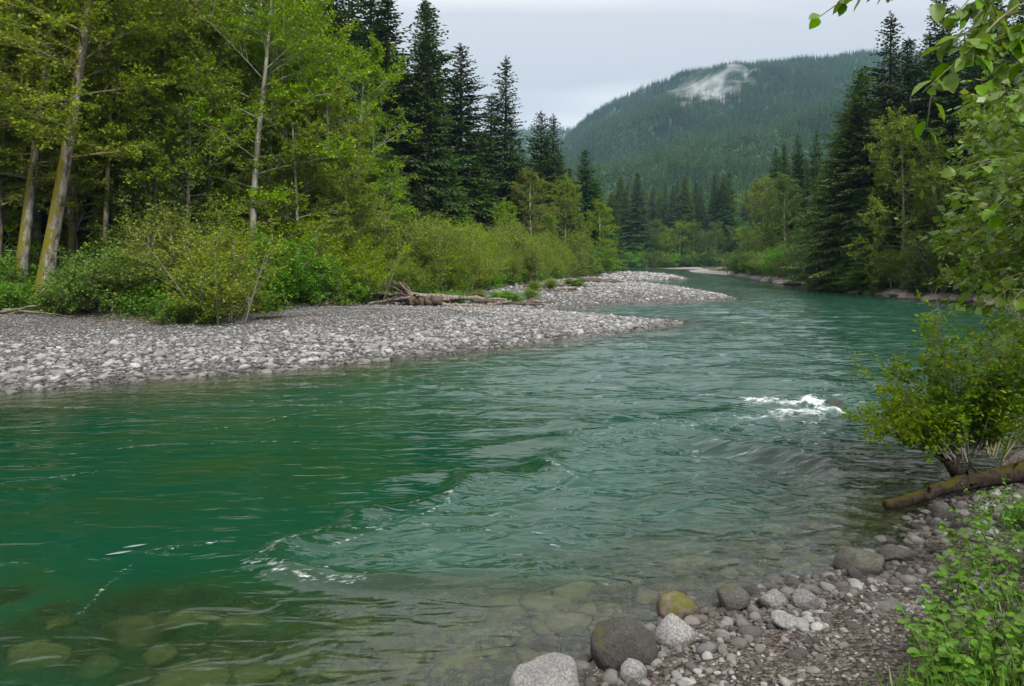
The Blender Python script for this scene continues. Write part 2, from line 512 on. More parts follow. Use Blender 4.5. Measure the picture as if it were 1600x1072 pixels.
def terrain(x, y):
    x, y = np.asarray(x, float), np.asarray(y, float)
    wob_x, wob_y = 0.35 * perlin(x * 0.55, y * 0.55, 1) + 0.12 * perlin(x * 1.9, y * 1.9, 2), 0.35 * perlin(x * 0.55, y * 0.55, 5) + 0.12 * perlin(x * 1.9, y * 1.9, 6)
    d, i = seg_dist(x + wob_x, y + wob_y, POLY)
    inn = inside(x + wob_x, y + wob_y, POLY)
    lab = LAB[i]
    wr = smooth(11, 19, y) * smooth(4, 9, x)
    hn = 0.20 * np.minimum(d, 6.5) + 0.05 * np.maximum(d - 6.5, 0) ** 0.8
    hr = 0.95 * (1 - np.exp(-d / 1.1)) + 0.10 * np.minimum(d, 30) + 0.02 * np.maximum(d - 30, 0)
    hl = 0.26 * (1 - np.exp(-d / 1.0)) + 0.034 * np.minimum(d, 14)
    hf = 0.3 * (1 - np.exp(-d / 1.5)) + 0.03 * np.minimum(d, 100)
    dv, _ = seg_dist(x, y, VEG_L)
    iv = inside(x, y, VEG_L)
    hl = hl + np.where(iv, 0.55 * (1 - np.exp(-dv / 2.5)) + 0.02 * np.minimum(dv, 60), 0)
    hnr = hn * (1 - wr) + hr * wr
    hl = hl * (1 - 0.62 * np.exp(-((x - 5.0) ** 2 + (y - 37.5) ** 2) / 30.0))
    land = np.where(lab == 3, hl, np.where(lab == 2, hf, hnr))
    land = land + 0.05 * fbm(x * 0.6, y * 0.6, 3, 11) * smooth(0, 2, d) + 0.18 * perlin(x * 0.12, y * 0.12, 9) * smooth(3, 12, d)
    sn = 0.15 + 0.09 * (1 - smooth(-1.5, 2.5, x))
    sl = np.where(lab == 0, sn, np.choose(lab, [0.2, 0.45, 0.1, 0.13]))
    water = -np.minimum(sl * d + 0.02 * d * d, 2.3) - 0.1 * fbm(x * 0.8, y * 0.8, 3, 21) * smooth(0.3, 2, d)
    return np.where(inn, water, land)


def height(x, y):
    return float(terrain(np.array([x]), np.array([y]))[0])


def spaced(lo, hi, step, far_lo, far_hi, grow=1.12):
    c = list(np.arange(lo, hi + 1e-6, step))
    s, v = step, hi
    while v < far_hi:
        s *= grow
        v += s
        c.append(v)
    s, v = step, lo
    while v > far_lo:
        s *= grow
        v -= s
        c.insert(0, v)
    return np.array(c)


gx = spaced(-24, 36, 0.3, -3500, 3500)
gy = spaced(-2, 62, 0.28, -60, 4200, 1.06)
GX, GY = np.meshgrid(gx, gy)
GZ = terrain(GX.ravel(), GY.ravel())
forest = inside(GX.ravel(), GY.ravel(), VEG_L).astype(float)
dsh, ish = seg_dist(GX.ravel(), GY.ravel(), POLY)
inn_ = inside(GX.ravel(), GY.ravel(), POLY)
lab_ = LAB[ish]
forest = np.maximum(forest, ((lab_ == 1) & ~inn_ & (dsh > 0.7) & (GY.ravel() > 14)).astype(float))
forest = np.maximum(forest, ((lab_ == 2) & ~inn_ & (dsh > 4)).astype(float))
GV = np.stack([GX.ravel(), GY.ravel(), GZ], 1)
ny, nx = GX.shape
q = np.arange(ny * nx).reshape(ny, nx)
GQ = np.stack([q[:-1, :-1], q[:-1, 1:], q[1:, 1:], q[1:, :-1]], -1).reshape(-1, 4)
fc = GV[GQ].mean(1)
f_for, f_lab, f_in, f_d = forest[GQ].mean(1), lab_[GQ[:, 0]], inn_[GQ[:, 0]], dsh[GQ[:, 0]]
is_bar = (f_lab == 3) & (f_for < 0.9) & (fc[:, 1] < 240) & (np.abs(fc[:, 0]) < 60) & (~f_in | (f_d < 0.8))
is_sho = (f_lab == 0) & (fc[:, 1] < 16) & (np.abs(fc[:, 0]) < 20) & (fc[:, 1] > -20) & (~f_in | (f_d < 1.2))


def sub_ground(name, mask, m):
    F = GQ[mask]
    u, inv = np.unique(F, return_inverse=True)
    me = make_mesh(name, GV[u], [inv.reshape(-1, 4)], m, True, {"forest": forest[u]})
    return tag(obj(name, me), kind="structure")


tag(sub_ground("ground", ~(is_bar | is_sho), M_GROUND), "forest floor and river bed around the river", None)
BAR = tag(sub_ground("gravel_bar", is_bar, M_BAR), "pale grey gravel bar along the far side of the river")
SHO = tag(sub_ground("stony_shore", is_sho, M_SHOREG), "brown pebbly shore sloping into the water")

# ------------------------------------------------------------------ mountain and far hill
RX = [-900, -500, -250, -60, 60, 118, 165, 235, 309, 383, 471, 589, 700, 810, 1000, 1200, 1600, 2200, 2800]
RZ = [60, 80, 110, 150, 215, 262, 312, 356, 393, 415, 434, 446, 455, 470, 478, 470, 455, 420, 380]


def mountain_z(x, y):
    r = np.interp(x * 1700 / np.maximum(y, 1700) if False else x, RX, RZ)
    t = np.clip((y - 330) / 1370.0, 0, 1)
    s = 0.30 * t + 0.70 * t ** 1.25
    z = r * s * smooth(300, 420, y)
    gul = 30 * (0.9 - 2.2 * np.abs(perlin((x - 0.25 * y) / 190.0, y / 520.0, 35))) + 22 * fbm(x / 150.0, y / 200.0, 3, 31)
    gul = gul 
    gul = gul * smooth(0.03, 0.3, t) * (1 - 0.75 * smooth(0.88, 1.0, t))
    back = np.clip((y - 1700) / 1500.0, 0, 1)
    return z * (1 - 0.8 * smooth(0, 1, back)) + gul - 1.0


mx, my = np.meshgrid(np.linspace(-900, 2800, 150), np.linspace(310, 3200, 130))
mz = mountain_z(mx.ravel(), my.ravel())
q = np.arange(mx.size).reshape(mx.shape)
MQ = np.stack([q[:-1, :-1], q[:-1, 1:], q[1:, 1:], q[1:, :-1]], -1).reshape(-1, 4)
m_, nt_ = new_mat("mountain undergrowth")
n_ = N(nt_)
n_.out(n_("BsdfPrincipled", {"Base Color": n_.mix(n_.noise(n_("NewGeometry").outputs["Position"], 0.05, 4.0), (0.02, 0.035, 0.015), (0.05, 0.07, 0.025)), "Roughness": 0.95}))
M_HILL = m_
tag(obj("mountain", make_mesh("mountain", np.stack([mx.ravel(), my.ravel(), mz], 1), [MQ], M_HILL)), "forested mountain closing the valley", kind="structure")


def hill_z(x, y):
    r = np.interp(x, [-1500, -600, 100, 200, 320, 500, 900], [380, 450, 480, 478, 455, 380, 200])
    t = np.clip((y - 2200) / 500.0, 0, 1)
    return r * (0.5 + 0.5 * t) * smooth(2000, 2300, y) + 12 * fbm(x / 150, y / 150, 3, 41) - 2


hx, hy = np.meshgrid(np.linspace(-1500, 900, 60), np.linspace(2000, 3100, 40))
q = np.arange(hx.size).reshape(hx.shape)
HQ = np.stack([q[:-1, :-1], q[:-1, 1:], q[1:, 1:], q[1:, :-1]], -1).reshape(-1, 4)
tag(obj("far_hill", make_mesh("far_hill", np.stack([hx.ravel(), hy.ravel(), hill_z(hx.ravel(), hy.ravel())], 1), [HQ], M_HILL)), "hazy forested ridge behind the mountain", kind="structure")

# ------------------------------------------------------------------ water
def world_poly(pp):
    return [onwater(a, b) for a, b in pp]


TONGUE = world_poly([(384, 880), (428, 850), (525, 824), (548, 800), (650, 784), (696, 768), (716, 742), (800, 736), (850, 712), (830, 690), (905, 660), (1100, 640), (1300, 596), (1700, 560),
                     (1700, 700), (1420, 810), (1300, 890), (1150, 930), (900, 960), (700, 925), (560, 916), (450, 906)])
LIP = world_poly([(560, 917), (500, 913), (450, 906), (410, 892), (386, 880), (392, 866), (428, 850), (525, 824), (548, 800), (650, 784), (696, 768), (716, 742)])
FOAM_LINES = [([(190, 701), (260, 696), (330, 694), (400, 692), (440, 690)], 0.05), ([(0, 757), (60, 749), (120, 742), (150, 737)], 0.05), ([(80, 752), (145, 741)], 0.03),
              ([(225, 868), (270, 853), (310, 851), (365, 842)], 0.035), ([(250, 868), (275, 855)], 0.03), ([(120, 960), (150, 934), (180, 905), (195, 885)], 0.03), ([(300, 675), (360, 668), (400, 664), (500, 640)], 0.05),
              ([(390, 880), (410, 893), (436, 901), (470, 908)], 0.09), ([(395, 876), (402, 886)], 0.08), ([(690, 797), (700, 780), (715, 762)], 0.05),
              ([(430, 850), (470, 838), (560, 832), (640, 815), (700, 790)], 0.035), ([(450, 862), (520, 850), (600, 830)], 0.03), ([(855, 728), (878, 738), (900, 756)], 0.05), ([(0, 706), (70, 700), (150, 690)], 0.04),
              ([(1065, 664), (1105, 663), (1150, 660)], 0.07), ([(1170, 440), (1210, 447), (1260, 449)], 0.5), ([(1120, 449), (1180, 452), (1240, 455)], 0.5)]
RAPID = [([(1100, 618), (1175, 628), (1215, 633), (1250, 633), (1285, 640), (1300, 644)], 0.16), ([(1060, 660), (1170, 652), (1230, 646), (1290, 643)], 0.16), ([(1262, 634), (1274, 624), (1280, 640)], 0.22),
         ([(1200, 628), (1230, 634), (1268, 636)], 0.22)]

SUBM = [(380, 985, 55, "broad pale green boulder under water, right of the other drowned stones"), (215, 990, 52, "rounded green boulder under the clear water beside the broad one"),
        (60, 1030, 60, "drowned boulder at the river bottom near the corner"), (465, 1048, 42, "yellowish flat stone on the bed between the drowned boulders and the shore"),
        (300, 975, 40, "dark boulder under water between two pale green ones"), (150, 1050, 50, "low drowned boulder among green stones on the bed"), (310, 1060, 48, "squat submerged boulder at the front of the river"), (560, 990, 46, "brown flat boulder beneath the rippled shallows")]
SUBM += [(95, 985, 34, "small drowned boulder left of the rounded green one"), (400, 1060, 36, "ochre drowned stone near the front of the river"), (520, 1060, 34, "olive stone under shallow water, front of the drowned group"), (640, 1040, 32, "pale olive stone under the shallows left of the granite boulder"),
         (700, 985, 30, "brown stone on the bed out from the granite boulder"), (20, 960, 40, "dim green boulder at the very edge of the photo, under water"), (250, 1030, 30, "small green stone squeezed between the drowned boulders")]
DROWNED = []
for px, py, hw, lab in SUBM:
    x, y = onwater(px, py, -0.22)
    rad = hw / F_PX * y * (0.8, 1.3, 1.0, 0.7, 1.15)[len(DROWNED) % 5]
    DROWNED.append((x, y, max(min(height(x, y) + rad * 0.75, -0.10), -0.30), rad, lab))


rows = 2.4 * 1.0058 ** np.arange(0, 820)
rows = rows[rows < 260]
cu = np.linspace(-1, 1, 560)
WY = np.repeat(rows[:, None], len(cu), 1)
WX = cu[None, :] * (0.80 * rows[:, None] + 5.0)
wx, wy = WX.ravel(), WY.ravel()
bed = terrain(wx, wy)
clear = bed.copy()
for bx_, by_, zt_, rad_, _l in DROWNED:
    rr_ = np.hypot(wx - bx_, wy - by_ + 0.10) / rad_
    clear = np.maximum(clear, bed + (-0.42 - bed) * np.clip(1.25 * np.exp(-(rr_ / 1.7) ** 2), 0, 1))
dt, _ = seg_dist(wx, wy, TONGUE)
tin = inside(wx, wy, TONGUE)
sd = np.where(tin, dt, -dt)
dl, _ = seg_dist(wx, wy, LIP, closed=False)
ton = smooth(-0.15, 0.5, sd)
mid = smooth(11, 17, wy) * (1 - smooth(38, 70, wy)) * smooth(-9, 0, wx - 0.1 * (wy - 12))
deep = smooth(0.02, 0.35, -bed)
near_calm = 1 - smooth(10, 16, wy)
# long swells, crests lying across the view; short chop inside the tongue; small ripples elsewhere
warp = 0.5 * perlin(wx * 0.25, wy * 0.25, 51)
h = mid * 0.11 * fbm(wx * 0.30 + warp, wy * 0.85 + warp, 4, 52, 0.55)
h += (0.010 + 0.03 * smooth(14, 30, wy)) * fbm(wx * 0.5 + warp, wy * 1.1, 3, 55, 0.55)
r1, r2 = wx * 0.87 + wy * 0.5, -wx * 0.5 + wy * 0.87
h += ton * 0.055 * fbm(r1 * 0.7 + warp, r2 * 2.3, 3, 57, 0.5) * smooth(-0.1, 0.8, sd)
h += ton * 0.05 * fbm(r1 * 0.35, r2 * 0.7 + warp, 2, 59)
h += ton * 0.035 * (0.35 - np.abs(perlin(r1 * 0.30 + 2 * warp, r2 * 1.35 + warp, 58)) * 1.6)
h += ton * 0.018 * (0.35 - np.abs(perlin(r1 * 0.7 - warp, r2 * 3.3 + warp, 60)) * 1.6)
h += 0.075 * np.exp(-((sd - 0.16) / 0.17) ** 2) * smooth(1.2, 0.2, dl) * (0.8 + 0.6 * perlin(wx * 2, wy * 2, 61))
for (a, b, amp, w) in [((1095, 700), (1240, 732), -0.09, 0.28), ((1120, 690), (1290, 724), 0.10, 0.3), ((850, 722), (905, 757), 0.085, 0.2), ((760, 700), (845, 690), 0.06, 0.3), ((880, 662), (1010, 648), 0.10, 0.35), ((1060, 596), (1210, 606), -0.12, 0.5), ((1130, 610), (1330, 622), 0.10, 0.5), ((620, 748), (716, 735), 0.025, 0.22)]:
    d_, _ = seg_dist(wx + 0.25 * perlin(wx * 0.9, wy * 0.9, 63), wy + 0.25 * perlin(wx * 0.9, wy * 0.9, 64), [onwater(*a), onwater(*b)], closed=False)
    h += amp * np.exp(-(d_ / w) ** 2)
foam = np.zeros_like(wx)
for k_, (pl, w) in enumerate(FOAM_LINES):
    pw = world_poly(pl)
    d_, _ = seg_dist(wx + 0.8 * w * perlin(wx * 4, wy * 4, 65) + 0.10 * perlin(wx * 1.3, wy * 1.3, 70), wy + 0.8 * w * perlin(wx * 4, wy * 4, 66) + 0.10 * perlin(wx * 1.3, wy * 1.3, 71), pw, closed=False)
    far_ = pw[0][1] / 9.0
    h += 0.016 * far_ ** 0.5 * np.exp(-(d_ / (w * 0.9)) ** 2) * (0.6 + 0.8 * perlin(wx * 3, wy * 3, 72 + k_))
    foam = np.maximum(foam, np.exp(-(d_ / w) ** 2) * (0.34 + 0.22 * perlin(wx * 2.2, wy * 2.2, 73 + k_)))
lip_f = np.exp(-(np.maximum(dl - 0.02, 0) / 0.22) ** 2) * smooth(-0.05, 0.05, sd) * smooth(9.5, 7.0, wy)
foam = np.maximum(foam, lip_f * (0.36 + 0.25 * perlin(wx * 3, wy * 3, 74)))
foam = np.maximum(foam, ton * smooth(0.3, 0.6, perlin(wx * 2.6, wy * 3.4, 75)) * 0.40 * smooth(11, 7, wy) * smooth(1.6, 0.2, sd))
for k_, (pl, w) in enumerate(RAPID):
    for rep in range(3):
        d_, _ = seg_dist(wx + 0.45 * perlin(wx * 1.6, wy * 1.6, 67 + rep + k_ * 5) + 0.2 * perlin(wx * 5, wy * 5, 77 + rep), wy + (rep - 1) * 0.20 + 0.35 * perlin(wx * 1.6, wy * 1.6, 68 + rep + k_ * 5) + 0.2 * perlin(wx * 5, wy * 5, 78 + rep), world_poly(pl), closed=False)
        e = np.exp(-(d_ / (w * 1.1)) ** 2) * (0.75 + 0.7 * perlin(wx * 1.2, wy * 2.0, 79 + rep))
        e = e * np.clip(0.45 + 0.65 * smooth(3.6, 6.2, wx), 0, 1)
        foam = np.maximum(foam, e * (0.95 if rep == 1 else 0.5))
        h += (0.05 if rep == 1 else 0.02) * e * (1 + 1.2 * perlin(wx * 4, wy * 4, 69))
foam = np.clip(foam, 0, 1)
h *= deep
chop = 0.10 + 0.9 * ton + 0.40 * mid * (1 - ton) + 0.30 * smooth(30, 60, wy)
chop = np.clip(chop, 0, 1) * (0.65 + 0.35 * deep)
sky_sheen = np.clip(ton * smooth(-0.1, 0.9, sd) * (0.75 + 0.6 * perlin(wx * 0.8, wy * 1.6, 83)) + 0.65 * mid * (1 - ton) + 0.5 * smooth(30, 60, wy), 0, 1)  # where sky reflection is painted into the water colour
WV = np.stack([wx, wy, h], 1)
q = np.arange(len(wx)).reshape(WX.shape)
WQ = np.stack([q[:-1, :-1], q[:-1, 1:], q[1:, 1:], q[1:, :-1]], -1).reshape(-1, 4)
keep = bed[WQ].min(1) < 0.12
WQ = WQ[keep]
u, inv = np.unique(WQ, return_inverse=True)
m, nt = new_mat("river water")
n = N(nt)
pos = n("NewGeometry").outputs["Position"]
a_chop = n("Attribute", attribute_name="chop").outputs["Fac"]
a_depth = n("Attribute", attribute_name="depth").outputs["Fac"]
a_sheen = n("Attribute", attribute_name="sky_sheen").outputs["Fac"]
a_foam = n("Attribute", attribute_name="foam").outputs["Fac"]
rip_v = n("Mapping", {"Vector": pos, "Rotation": (0, 0, math.radians(-24)), "Scale": (1.5, 4.2, 1)}).outputs[0]
rip = n.noise(rip_v, 1.0, 2.6, 0.5, 0.9)
swl_v = n("Mapping", {"Vector": pos, "Rotation": (0, 0, math.radians(6)), "Scale": (0.5, 1.5, 1)}).outputs[0]
swl = n.noise(swl_v, 0.8, 2.5, 0.5, 0.5)
hgt = n.math('ADD', n.math('MULTIPLY', rip, n.math('ADD', n.math('MULTIPLY', a_chop, 0.068), 0.016)), n.math('MULTIPLY', swl, n.math('ADD', n.math('MULTIPLY', a_chop, 0.12), 0.03)))
bump = n("Bump", {"Height": hgt, "Strength": 1.0, "Distance": 1.0}).outputs[0]
fres = n("Fresnel", {"IOR": 1.333, "Normal": bump}).outputs[0]
glo = n("BsdfGlossy", {"Color": (1, 1, 1), "Roughness": 0.03, "Normal": bump})
refr = n("BsdfRefraction", {"Color": (0.86, 0.97, 0.90), "IOR": 1.333, "Roughness": 0.0, "Normal": bump})
turb = n.math('SUBTRACT', 1.0, n.math('POWER', 2.71828, n.math('MULTIPLY', n.math('MULTIPLY', n.math('POWER', a_depth, 2.0), n.math('ADD', n.math('MULTIPLY', a_sheen, 4.0), 1.0)), -2.3)))
gcol = n.mix(n.ramp(a_depth, [(0.3, 0.0), (1.0, 1.0)]), (0.011, 0.037, 0.016), (0.001, 0.036, 0.018))
gcol = n.mix(n.ramp(n.noise(n('Mapping', {'Vector': pos, 'Scale': (0.5, 1.3, 1)}).outputs[0], 0.7, 6.0, 0.65, 0.6), [(0.42, 0.0), (0.7, 0.8)]), gcol, (0.009, 0.035, 0.009))
gcol = n.mix(n.math("MULTIPLY", a_sheen, 0.9), gcol, (0.022, 0.068, 0.050))  # pale teal imitating reflected sky on the rippled stretches
milk = n("MixShader", {0: 0.5, 1: n("BsdfDiffuse", {"Color": n.mix(1.0, gcol, (1.5, 1.5, 1.5), 'MULTIPLY'), "Roughness": 1.0}), 2: n("BsdfTranslucent", {"Color": (0.22, 0.5, 0.36)})})
under = n("MixShader", {0: turb, 1: refr, 2: milk})
srf = n("MixShader", {0: fres, 1: under, 2: glo})
fm = n.noise(n("Mapping", {"Vector": pos, "Scale": (3.0, 6.5, 4.0)}).outputs[0], 3.2, 6.0, 0.72)
fmask = n.ramp(n.math('ADD', n.math('MULTIPLY', a_foam, 0.9), n.math('MULTIPLY', n.math('SUBTRACT', fm, 0.5), 1.9)), [(0.34, 0.0), (0.95, 0.92)])
fmask = n.math('MULTIPLY', fmask, n.math('GREATER_THAN', a_foam, 0.03))
fo = n("BsdfDiffuse", {"Color": (0.78, 0.82, 0.82)})
n.out(n("MixShader", {0: fmask, 1: srf, 2: fo}))
M_WATER = m
tag(obj("river_water", make_mesh("river_water", WV[u], [inv.reshape(-1, 4)], M_WATER, True, {"chop": chop[u], "sky_sheen": sky_sheen[u], "depth": np.clip(-clear[u], 0, 4), "foam": foam[u]})),
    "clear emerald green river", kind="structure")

# ------------------------------------------------------------------ stones
_bm_cache = {}


def ico(sub):
    if sub not in _bm_cache:
        bm = bmesh.new()
        bmesh.ops.create_icosphere(bm, subdivisions=sub, radius=1.0)
        _bm_cache[sub] = (np.array([v.co[:] for v in bm.verts]), np.array([[v.index for v in f.verts] for f in bm.faces]))
        bm.free()
    return _bm_cache[sub]


def rock_mesh(name, seed, sub, size, mat_, rough=0.2, facets=6, fine=0.0):
    """A water-worn stone: a ball flattened, planed off on a few sides and roughened."""
    r = np.random.default_rng(seed)
    V, F = ico(sub)
    V = V.copy()
    for _ in range(facets):
        d = norm(r.normal(size=3))
        lim = r.uniform(0.5, 0.8)
        s = V @ d
        V -= np.maximum(s - lim, 0)[:, None] * d * 0.75
    k = r.normal(size=(8, 3)) * 1.8
    ph = r.uniform(0, 6.28, 8)
    disp = sum(np.sin(V @ k[i] + ph[i]) for i in range(8)) / 8 * rough
    if fine:
        disp = disp + fine * (fbm(V[:, 0] * 3 + V[:, 2] * 2.1, V[:, 1] * 3 - V[:, 2] * 1.7, 4, seed % 50))
    V = V * (1 + disp)[:, None] * np.asarray(size)
    return make_mesh(name, V, [F], mat_, True)


def gn_scatter(name, protos, pts, rots, scales, idx, parent=None, label=None):
    """One object of kind stuff: geometry nodes put the prototypes on the points."""
    col = bpy.data.collections.new(name + " prototypes")
    for k, me in enumerate(protos):
        o = bpy.data.objects.new("%s_prototype.%03d" % (name, k), me)
        col.objects.link(o)
    me = bpy.data.meshes.new(name)
    me.vertices.add(len(pts))
    me.vertices.foreach_set("co", np.ascontiguousarray(pts, np.float32).ravel())
    for k, arr, typ in (("irot", rots, 'FLOAT_VECTOR'), ("iscl", scales, 'FLOAT_VECTOR')):
        a = me.attributes.new(k, typ, 'POINT')
        a.data.foreach_set("vector", np.ascontiguousarray(arr, np.float32).ravel())
    a = me.attributes.new("ipick", 'INT', 'POINT')
    a.data.foreach_set("value", np.ascontiguousarray(idx, np.int32))
    o = obj(name, me, parent)
    ng = bpy.data.node_groups.new(name + " scatter", 'GeometryNodeTree')
    ng.interface.new_socket("Geometry", in_out='INPUT', socket_type='NodeSocketGeometry')
    ng.interface.new_socket("Geometry", in_out='OUTPUT', socket_type='NodeSocketGeometry')
    gi, go = ng.nodes.new("NodeGroupInput"), ng.nodes.new("NodeGroupOutput")
    iop = ng.nodes.new("GeometryNodeInstanceOnPoints")
    ci = ng.nodes.new("GeometryNodeCollectionInfo")
    ci.inputs["Collection"].default_value = col
    ci.inputs["Separate Children"].default_value = True
    ci.inputs["Reset Children"].default_value = True

    def named(k, t):
        nd = ng.nodes.new("GeometryNodeInputNamedAttribute")
        nd.data_type = t
        nd.inputs["Name"].default_value = k
        return nd.outputs["Attribute"]
    L = ng.links.new
    L(gi.outputs[0], iop.inputs["Points"])
    L(ci.outputs[0], iop.inputs["Instance"])
    iop.inputs["Pick Instance"].default_value = True
    L(named("ipick", 'INT'), iop.inputs["Instance Index"])
    e2r = ng.nodes.new("FunctionNodeEulerToRotation")
    L(named("irot", 'FLOAT_VECTOR'), e2r.inputs[0])
    L(e2r.outputs[0], iop.inputs["Rotation"])
    L(named("iscl", 'FLOAT_VECTOR'), iop.inputs["Scale"])
    L(iop.outputs[0], go.inputs[0])
    md = o.modifiers.new("scatter", 'NODES')
    md.node_group = ng
    return tag(o, label, kind="stuff")


COB = [rock_mesh("cobble", 100 + k, 2, (1, r_[0], r_[1]), M_COBBLE) for k, r_ in enumerate([(0.8, 0.5), (0.7, 0.45), (0.9, 0.55), (0.62, 0.4), (0.75, 0.6), (0.85, 0.38)])]
PEB = [rock_mesh("pebble", 130 + k, 2, (1, r_[0], r_[1]), M_SHORE) for k, r_ in enumerate([(0.8, 0.5), (0.7, 0.45), (0.9, 0.6), (0.6, 0.4), (0.75, 0.55)])]
BEDS = [rock_mesh("bed_stone", 150 + k, 2, (1, r_[0], r_[1]), M_BED) for k, r_ in enumerate([(0.8, 0.5), (0.7, 0.4), (0.9, 0.5), (0.6, 0.4)])]


def flat_rots(n_):
    return np.stack([rng.normal(0, 0.22, n_), rng.normal(0, 0.22, n_), rng.uniform(0, 6.28, n_)], 1)


# far gravel bar: random points, thinner with distance
def bar_points(n_try, x0, x1, y0, y1, dmin, dmax):
    x, y = rng.uniform(x0, x1, n_try), rng.uniform(y0, y1, n_try)
    d, i = seg_dist(x, y, POLY)
    inn = inside(x, y, POLY)
    dv, _ = seg_dist(x, y, VEG_L)
    veg = inside(x, y, VEG_L) & (dv > 0.7)
    ok = (LAB[i] == 3) & ~veg & np.where(inn, d < -dmin, d < dmax)
    vis = (np.abs(x) < 0.74 * y + 2) & (fbm(x * 0.35, y * 0.9, 3, 91) < 0.42 - 0.02 * np.clip(d - 6, 0, 8) + 0.5 * rng.uniform(-1, 1, n_try))
    return x[ok & vis], y[ok & vis], np.where(inn, -d, d)[ok & vis]


bx1, by1, bd1 = bar_points(78000, -26, 8, 15, 46, -0.6, 60)
s1 = np.clip(rng.lognormal(math.log(0.048), 0.45, len(bx1)) * np.clip(1.5 - 0.11 * bd1, 0.42, 1.5), 0.025, 0.19)
z1 = terrain(bx1, by1) + s1 * 0.12
order = np.argsort(-s1 / by1)
big = order[:300]
rest = order[300:]
r1_, k1 = flat_rots(len(bx1)), rng.integers(0, len(COB), len(bx1))
for j in big:
    obj("cobble", COB[k1[j]], BAR, (bx1[j], by1[j], z1[j]), r1_[j], s1[j])
bx2, by2, bd2 = bar_points(90000, -8, 32, 42, 165, -0.6, 60)
s2 = np.clip(rng.lognormal(math.log(0.075), 0.45, len(bx2)), 0.035, 0.25) * np.clip(by2 / 55.0, 0.8, 2.2)
z2 = terrain(bx2, by2) + s2 * 0.1
P_ = np.concatenate([np.stack([bx1, by1, z1], 1)[rest], np.stack([bx2, by2, z2], 1)])
S_ = np.concatenate([s1[rest], s2])
R_ = np.concatenate([r1_[rest], flat_rots(len(bx2))])
gn_scatter("gravel", COB, P_, R_, np.repeat(S_[:, None], 3, 1), np.concatenate([k1[rest], rng.integers(0, len(COB), len(bx2))]), BAR)

# near shore pebbles
nx_, ny_ = rng.uniform(-2.5, 6.5, 26000), rng.uniform(2.2, 10.0, 26000)
d_, i_ = seg_dist(nx_, ny_, POLY)
inn = inside(nx_, ny_, POLY)
sdn = np.where(inn, -d_, d_)
ok = (sdn > -0.35) & (sdn < 3.2) & (np.abs(nx_) < 0.72 * ny_ + 0.6) & (rng.uniform(0, 1, len(nx_)) < np.clip(1.2 - 0.28 * np.maximum(sdn, 0), 0.25, 1))
nx_, ny_, sdn = nx_[ok], ny_[ok], sdn[ok]
s3 = np.clip(rng.lognormal(math.log(0.021), 0.5, len(nx_)) * np.clip(1.7 - 0.75 * np.maximum(sdn, 0), 0.55, 1.7), 0.010, 0.10)
z3 = terrain(nx_, ny_) + s3 * 0.05
order = np.argsort(-s3 / ny_)
r3, k3 = flat_rots(len(nx_)), rng.integers(0, len(PEB), len(nx_))
for j in order[:300]:
    me = PEB[k3[j]] if rng.random() < 0.45 else COB[k3[j]]
    obj("cobble", me, SHO, (nx_[j], ny_[j], z3[j]), r3[j], s3[j])
rest = order[300:]
gn_scatter("shore_gravel", PEB, np.stack([nx_, ny_, z3], 1)[rest], r3[rest], np.repeat(s3[rest][:, None], 3, 1), k3[rest], SHO)

# stones on the bed, seen through the water
ux, uy = rng.uniform(-9, 7, 30000), rng.uniform(2.5, 13, 30000)
d_, i_ = seg_dist(ux, uy, POLY)
ok = inside(ux, uy, POLY) & (d_ > 0.1) & (d_ < 4.2) & (LAB[i_] == 0) & (np.abs(ux) < 0.74 * uy + 1) & (rng.uniform(0, 1, len(ux)) < 0.42)
ux, uy, ud = ux[ok], uy[ok], d_[ok]
s4 = np.clip(rng.lognormal(math.log(0.065), 0.55, len(ux)), 0.025, 0.26)
z4 = np.minimum(terrain(ux, uy) + s4 * 0.1, -s4 * 0.5 - 0.02)
gn_scatter("bed_stones", BEDS, np.stack([ux, uy, z4], 1), flat_rots(len(ux)), np.repeat(s4[:, None], 3, 1), rng.integers(0, 4, len(ux)), None, "rounded olive stones lying on the river bed under the shallow water")

